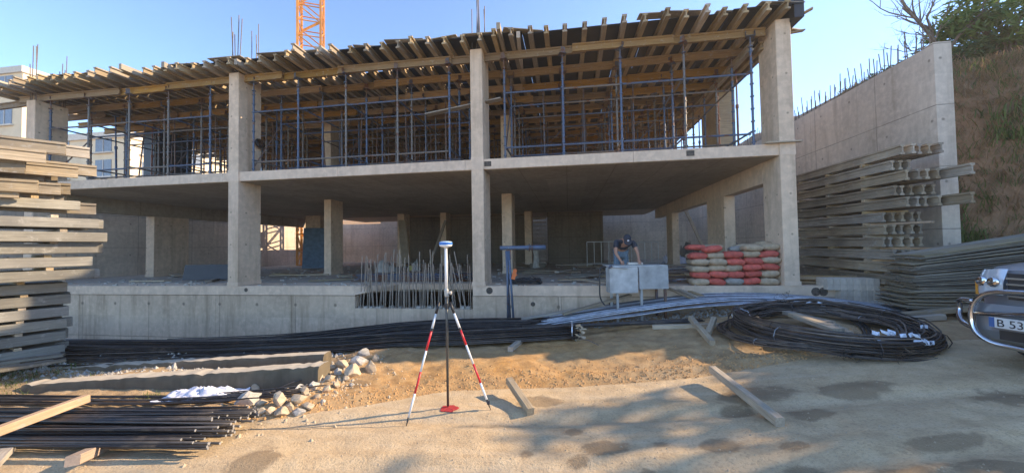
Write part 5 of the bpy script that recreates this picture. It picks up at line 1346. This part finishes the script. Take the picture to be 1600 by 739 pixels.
for i in range(46):
    u = q.choice((q.uniform(170, 350), q.uniform(410, 560), q.uniform(770, 950), q.uniform(850, 1040))); v = q.uniform(405, 440)
    p = fl(u, v+2); a = q.gauss(0, .5); L = q.uniform(.6, 2.4)
    if not (-17 < p.x < 7.5 and 9.6 < p.y < 26): continue
    timber('floor_board', p+Vector((0, 0, .01+.012*(i % 5))), p+Vector((L*math.cos(a), L*math.sin(a), .012*(i % 5)+.01)), q.uniform(.08, .25), q.uniform(.02, .06), fb[i % 3], 'loose board or offcut lying on the dusty ground floor', 'board', 'loose boards on the ground floor')
jb = MB()
for i in range(900):
    x, y = q.uniform(-16.5, 7.5), 9.3+q.random()**1.6*14; s_ = q.uniform(.01, .05)
    if -5.75 < x < -2.4 and y < 10.3: continue
    jb.box(x, x+s_*q.uniform(1, 4), y, y+s_, FZ-.004, FZ+s_*.6, None)
tag(jb.build('floor_litter', M_rockg), 'small chips and litter scattered over the ground floor slab', 'litter', kind='stuff')
bk = thing('bucket', 'small yellow bucket on the slab behind the standing bars', 'bucket', fl(643, 424)); MB().lathe([(.09, 0), (.12, .24), (.125, .25), (.112, .25), (.085, .02)], 14).build('pail', plain('bucket_yellow', (.45, .38, .10), .6), bk); MB().tube([(.12*math.cos(a), 0, .25+.12*math.sin(a)) for a in [k*.314 for k in range(11)]], .004, 5).build('handle', M_galv2, bk)
kp = thing('cement_mixer_pipe', 'upright pipe stand with hose deep in the ground floor behind the trestle', 'pipe stand', fl(838, 418)); MB().tube([(0, 0, 0), (.02, 0, .5), (0, 0, .8)], [.2, .12, .16], 9).build('pipe', M_rockg, kp); MB().box(-.3, .4, -.1, .3, 0, .18).build('base', M_board, kp)
# crack and hanging cable on the left wall
tag(MB().tube([(-18.98, 14.2, 3.8), (-18.98, 14.5, 2.6), (-18.98, 15.1, 1.9), (-18.97, 15.6, 1.4)], .012, 5).build('cable', M_rub), 'thin dark cable hanging down the left retaining wall', 'cable')

# ------------------------------------------------------------------ parked car
tdir = (right_v*(.10)+Vector((-math.sin(PSI), math.cos(PSI), 0))*(-.995)).normalized()      # from the far headlight to the near one
ndir = Vector((0, 0, 1)).cross(tdir).normalized()
if ndir.dot(right_v) > 0: ndir = -ndir                                                      # the way the car faces
fc = at(1532, 500, d=4.42); W_ = 1.78
cen = fc+tdir*(W_/2-.06); 
cz = .43
car = thing('parked_car', 'grey off-road car with chrome bull bar parked at the right edge', 'car', Vector((cen.x, cen.y, cz)), math.atan2(-ndir.x, ndir.y))
# local: +y = forward, x: + is the driver's right seen from above; far side from the camera is +x if tdir is -x
loc_t = Matrix.Rotation(-car.rotation_euler.z, 3, 'Z') @ tdir; FS = -1 if loc_t.x > 0 else 1      # sign of x of the far (visible) corner
prof = [(-.02, .30), (.02, .42), (.03, .62), (.0, .72), (-.01, 1.0), (-.06, 1.13), (-.22, 1.20), (-.7, 1.25), (-1.25, 1.27), (-1.42, 1.29), (-1.95, 1.74), (-2.25, 1.80), (-3.6, 1.82), (-4.25, 1.72), (-4.5, 1.15), (-4.55, .55), (-4.5, .35)]
V = []; F = []; NS = 13
for (y, z) in prof:
    for k in range(NS):
        s_ = k/(NS-1)*2-1; wh = W_/2*(1-.12*max(0, (z-1.2)/.6)); 
        rb = .16 if y > -.8 else .08
        V.append((s_*wh, y-rb*abs(s_)**5*(1 if y > -1.5 else -.6 if y < -4 else 0), z-.05*abs(s_)**4*(1 if z > 1 else 0)))
n = len(prof)
F = [(i*NS+k, i*NS+k+1, (i+1)*NS+k+1, (i+1)*NS+k) for i in range(n-1) for k in range(NS-1)]
F += [tuple(i*NS for i in range(n))[::-1], tuple(i*NS+NS-1 for i in range(n)), tuple(k for k in range(NS))[::-1]+tuple((n-1)*NS+k for k in range(NS))]
bd = MB().add(V, F).build('body', M_carp, car); smooth_by_angle(bd.data, 38)
MB().box(-.62, .62, -1.93, -1.50, 1.3, 1.68, Matrix.Identity(4)).mesh('w', M_glass)
ws = MB().add([(-.74, -1.445, 1.235), (.74, -1.445, 1.235), (.66, -1.925, 1.70), (-.66, -1.925, 1.70), (-.74, -1.47, 1.22), (.74, -1.47, 1.22), (.66, -1.95, 1.685), (-.66, -1.95, 1.685)], [(0, 1, 2, 3), (7, 6, 5, 4), (0, 4, 5, 1), (1, 5, 6, 2), (2, 6, 7, 3), (3, 7, 4, 0)]).build('windscreen', M_glass, car)
for s_ in (-1, 1):
    for (ya, yb) in ((-1.85, -2.7), (-2.8, -3.6)): MB().box(s_*.82-.035, s_*.82+.035, yb, ya, 1.25, 1.62).build('side_window', M_glass, car)
    for yy in (-.85, -3.65):
        wm = Matrix.Translation((s_*.80, yy, .36)) @ Matrix.Rotation(rad(90), 4, 'Y')
        wl_ = MB().lathe([(.22, -.11), (.34, -.12), (.36, -.06), (.36, .06), (.34, .12), (.22, .11)], 28, wm).build('wheel', M_rub, car, True)
        MB().lathe([(.02, -.10), (.20, -.105), (.215, -.115), (.215, .115), (.20, .105), (.02, .10)], 18, wm).build('rim', M_chrome, wl_)
        ar = [(.0, .0)]; MB().tube([(s_*.87, yy+.42*math.cos(a), .36+.42*math.sin(a)) for a in [k*.314 for k in range(11)]], .045, 8).build('wheel_arch', M_dark, car, True)
    MB().box(s_*.98-.11, s_*.98+.11, -1.75, -1.6, 1.22, 1.38).build('mirror', M_carp, car)
# headlights: faceted wrap-around lens
for s_ in (-1, 1):
    V = []; cols_ = 9; rows_ = 5
    for j in range(rows_):
        for i in range(cols_):
            f = i/(cols_-1); x = s_*lerp(.60, .905, f); z = lerp(.84, 1.135, j/(rows_-1)); zz = z-.03*f**2*(j == rows_-1)
            yb = .045-.15*f**4-.05*max(0, (z-.97)/.1)
            if f > .93: yb -= .10
            V.append((x, yb, zz))
    hl = MB().add(V, [(j*cols_+i, j*cols_+i+1, (j+1)*cols_+i+1, (j+1)*cols_+i) for j in range(rows_-1) for i in range(cols_-1)]).build('headlight', M_lens, car, True)
    for cx_ in (.675, .79): MB().lathe([(.02, 0), (.045, .012), (.055, .03), (.05, .034)], 16, Matrix.Translation((s_*cx_, +.022-.03*(cx_ > .7), .985)) @ Matrix.Rotation(rad(-90), 4, 'X')).build('reflector', M_chrome, hl, True)
    MB().box(min(s_*.86, s_*.9), max(s_*.86, s_*.9), -.2, -.06, .82, .98).build('indicator', M_amber, hl)
    MB().lathe([(.02, 0), (.07, .01), (.08, .04)], 14, Matrix.Translation((s_*.68, .03, .50)) @ Matrix.Rotation(rad(-90), 4, 'X')).build('fog_lamp', M_lens, car)
gr = MB().box(-.57, .57, .005, .03, .80, 1.09).build('grille', M_dark, car)
for k in range(4): MB().box(-.57, .57, .031, .05, .83+.065*k, .85+.065*k).build('grille_bar', M_chrome, gr)
for k in range(3): MB().box(-.25+.25*k-.012, -.25+.25*k+.012, .051, .06, .81, 1.08).build('grille_post', M_carp, gr)
bp_ = MB().prism([(.0, .30), (.06, .34), (.10, .44), (.11, .62), (.08, .74), (-.02, .72), (-.05, .3)], -.80, .80).build('bumper', M_carp, car)
for s_ in (-1, 1): MB().add([(s_*.80, .11, .62), (s_*.80, .06, .34), (s_*.80, .08, .74), (s_*.93, -.10, .36), (s_*.93, -.10, .70), (s_*.93, -.3, .36), (s_*.93, -.3, .70), (s_*.80, -.02, .72)], [(0, 1, 3, 4, 2), (3, 5, 6, 4), (2, 4, 6, 7)]).build('bumper_corner', M_carp, bp_)
lo = MB().box(-.6, .6, .112, .12, .36, .46).build('intake', M_dark, bp_)
# bull bar
def rr(pts, r=.03): return curve_pts(pts, 30)
bb = MB().tube(curve_pts([(-.45, .17, .30), (-.66, .18, .33), (-.78, .18, .46), (-.78, .17, .70), (-.66, .16, .86), (-.4, .16, .90), (.0, .17, .91), (.4, .16, .90), (.66, .16, .86), (.78, .17, .70), (.78, .18, .46), (.66, .18, .33), (.45, .17, .30), (0, .18, .29), (-.45, .17, .30)], 70), .028, 10).build('bull_bar', M_chrome, car, True)
MB().tube([(-.76, .165, .62), (-.3, .18, .68), (.3, .18, .68), (.76, .165, .62)], .024, 8).build('cross_bar', M_chrome, bb, True)
for s_ in (-1, 1):
    MB().tube(curve_pts([(s_*.78, .17, .76), (s_*.88, .15, .765), (s_*.96, .08, .735), (s_*.98, .05, .65), (s_*.965, .08, .56), (s_*.89, .14, .485), (s_*.78, .18, .455)], 30), .026, 9).build('wing_bar', M_chrome, bb, True)
    MB().box(s_*.33-.008, s_*.33+.008, .1, .165, .35, .80).build('bracket', M_dark, bb)
# number plate
pl_ = thing if False else MB().box(FS*.36-.26, FS*.36+.26, .205, .217, .50, .612).build('number_plate', M_white, car)
MB().box(min(FS*.62, FS*.575), max(FS*.62, FS*.575), .2175, .219, .502, .61).build('blue_strip', plain('plate_blue', (.05, .13, .35), .5, 0, .05), pl_)
fc_ = bpy.data.curves.new('plate_text', 'FONT'); fc_.body = 'B 53'; fc_.size = .115; fc_.extrude = .0012
to = bpy.data.objects.new('plate_text', fc_); sc.collection.objects.link(to)
dg = bpy.context.evaluated_depsgraph_get(); tm = bpy.data.meshes.new_from_object(to.evaluated_get(dg)); bpy.data.objects.remove(to)
tm.materials.clear(); tm.materials.append(M_dark)
# the plate is read from in front of the car, text runs from the far (blue strip) end
link('lettering', tm, pl_, Matrix.Translation((FS*.56, .2205, .515)) @ Matrix.Rotation(rad(180), 4, 'Z') @ Matrix.Rotation(rad(90), 4, 'X'))

# ------------------------------------------------------------------ dusty air
hz = MB().box(-75, 34, -12, 92, -4.2, 31).build('haze', (lambda m_: m_)(bpy.data.materials.new('dusty_air')))
m_ = hz.data.materials[0]; m_.use_nodes = True; t_ = m_.node_tree; t_.nodes.remove(t_.nodes['Principled BSDF'])
pv = t_.nodes.new('ShaderNodeVolumePrincipled'); pv.inputs['Color'].default_value = (.95, .91, .84, 1); pv.inputs['Density'].default_value = .0016; pv.inputs['Anisotropy'].default_value = .3
t_.links.new(pv.outputs[0], t_.nodes['Material Output'].inputs['Volume']); tag(hz, 'thin dusty air over the whole building site', None, None, 'stuff')
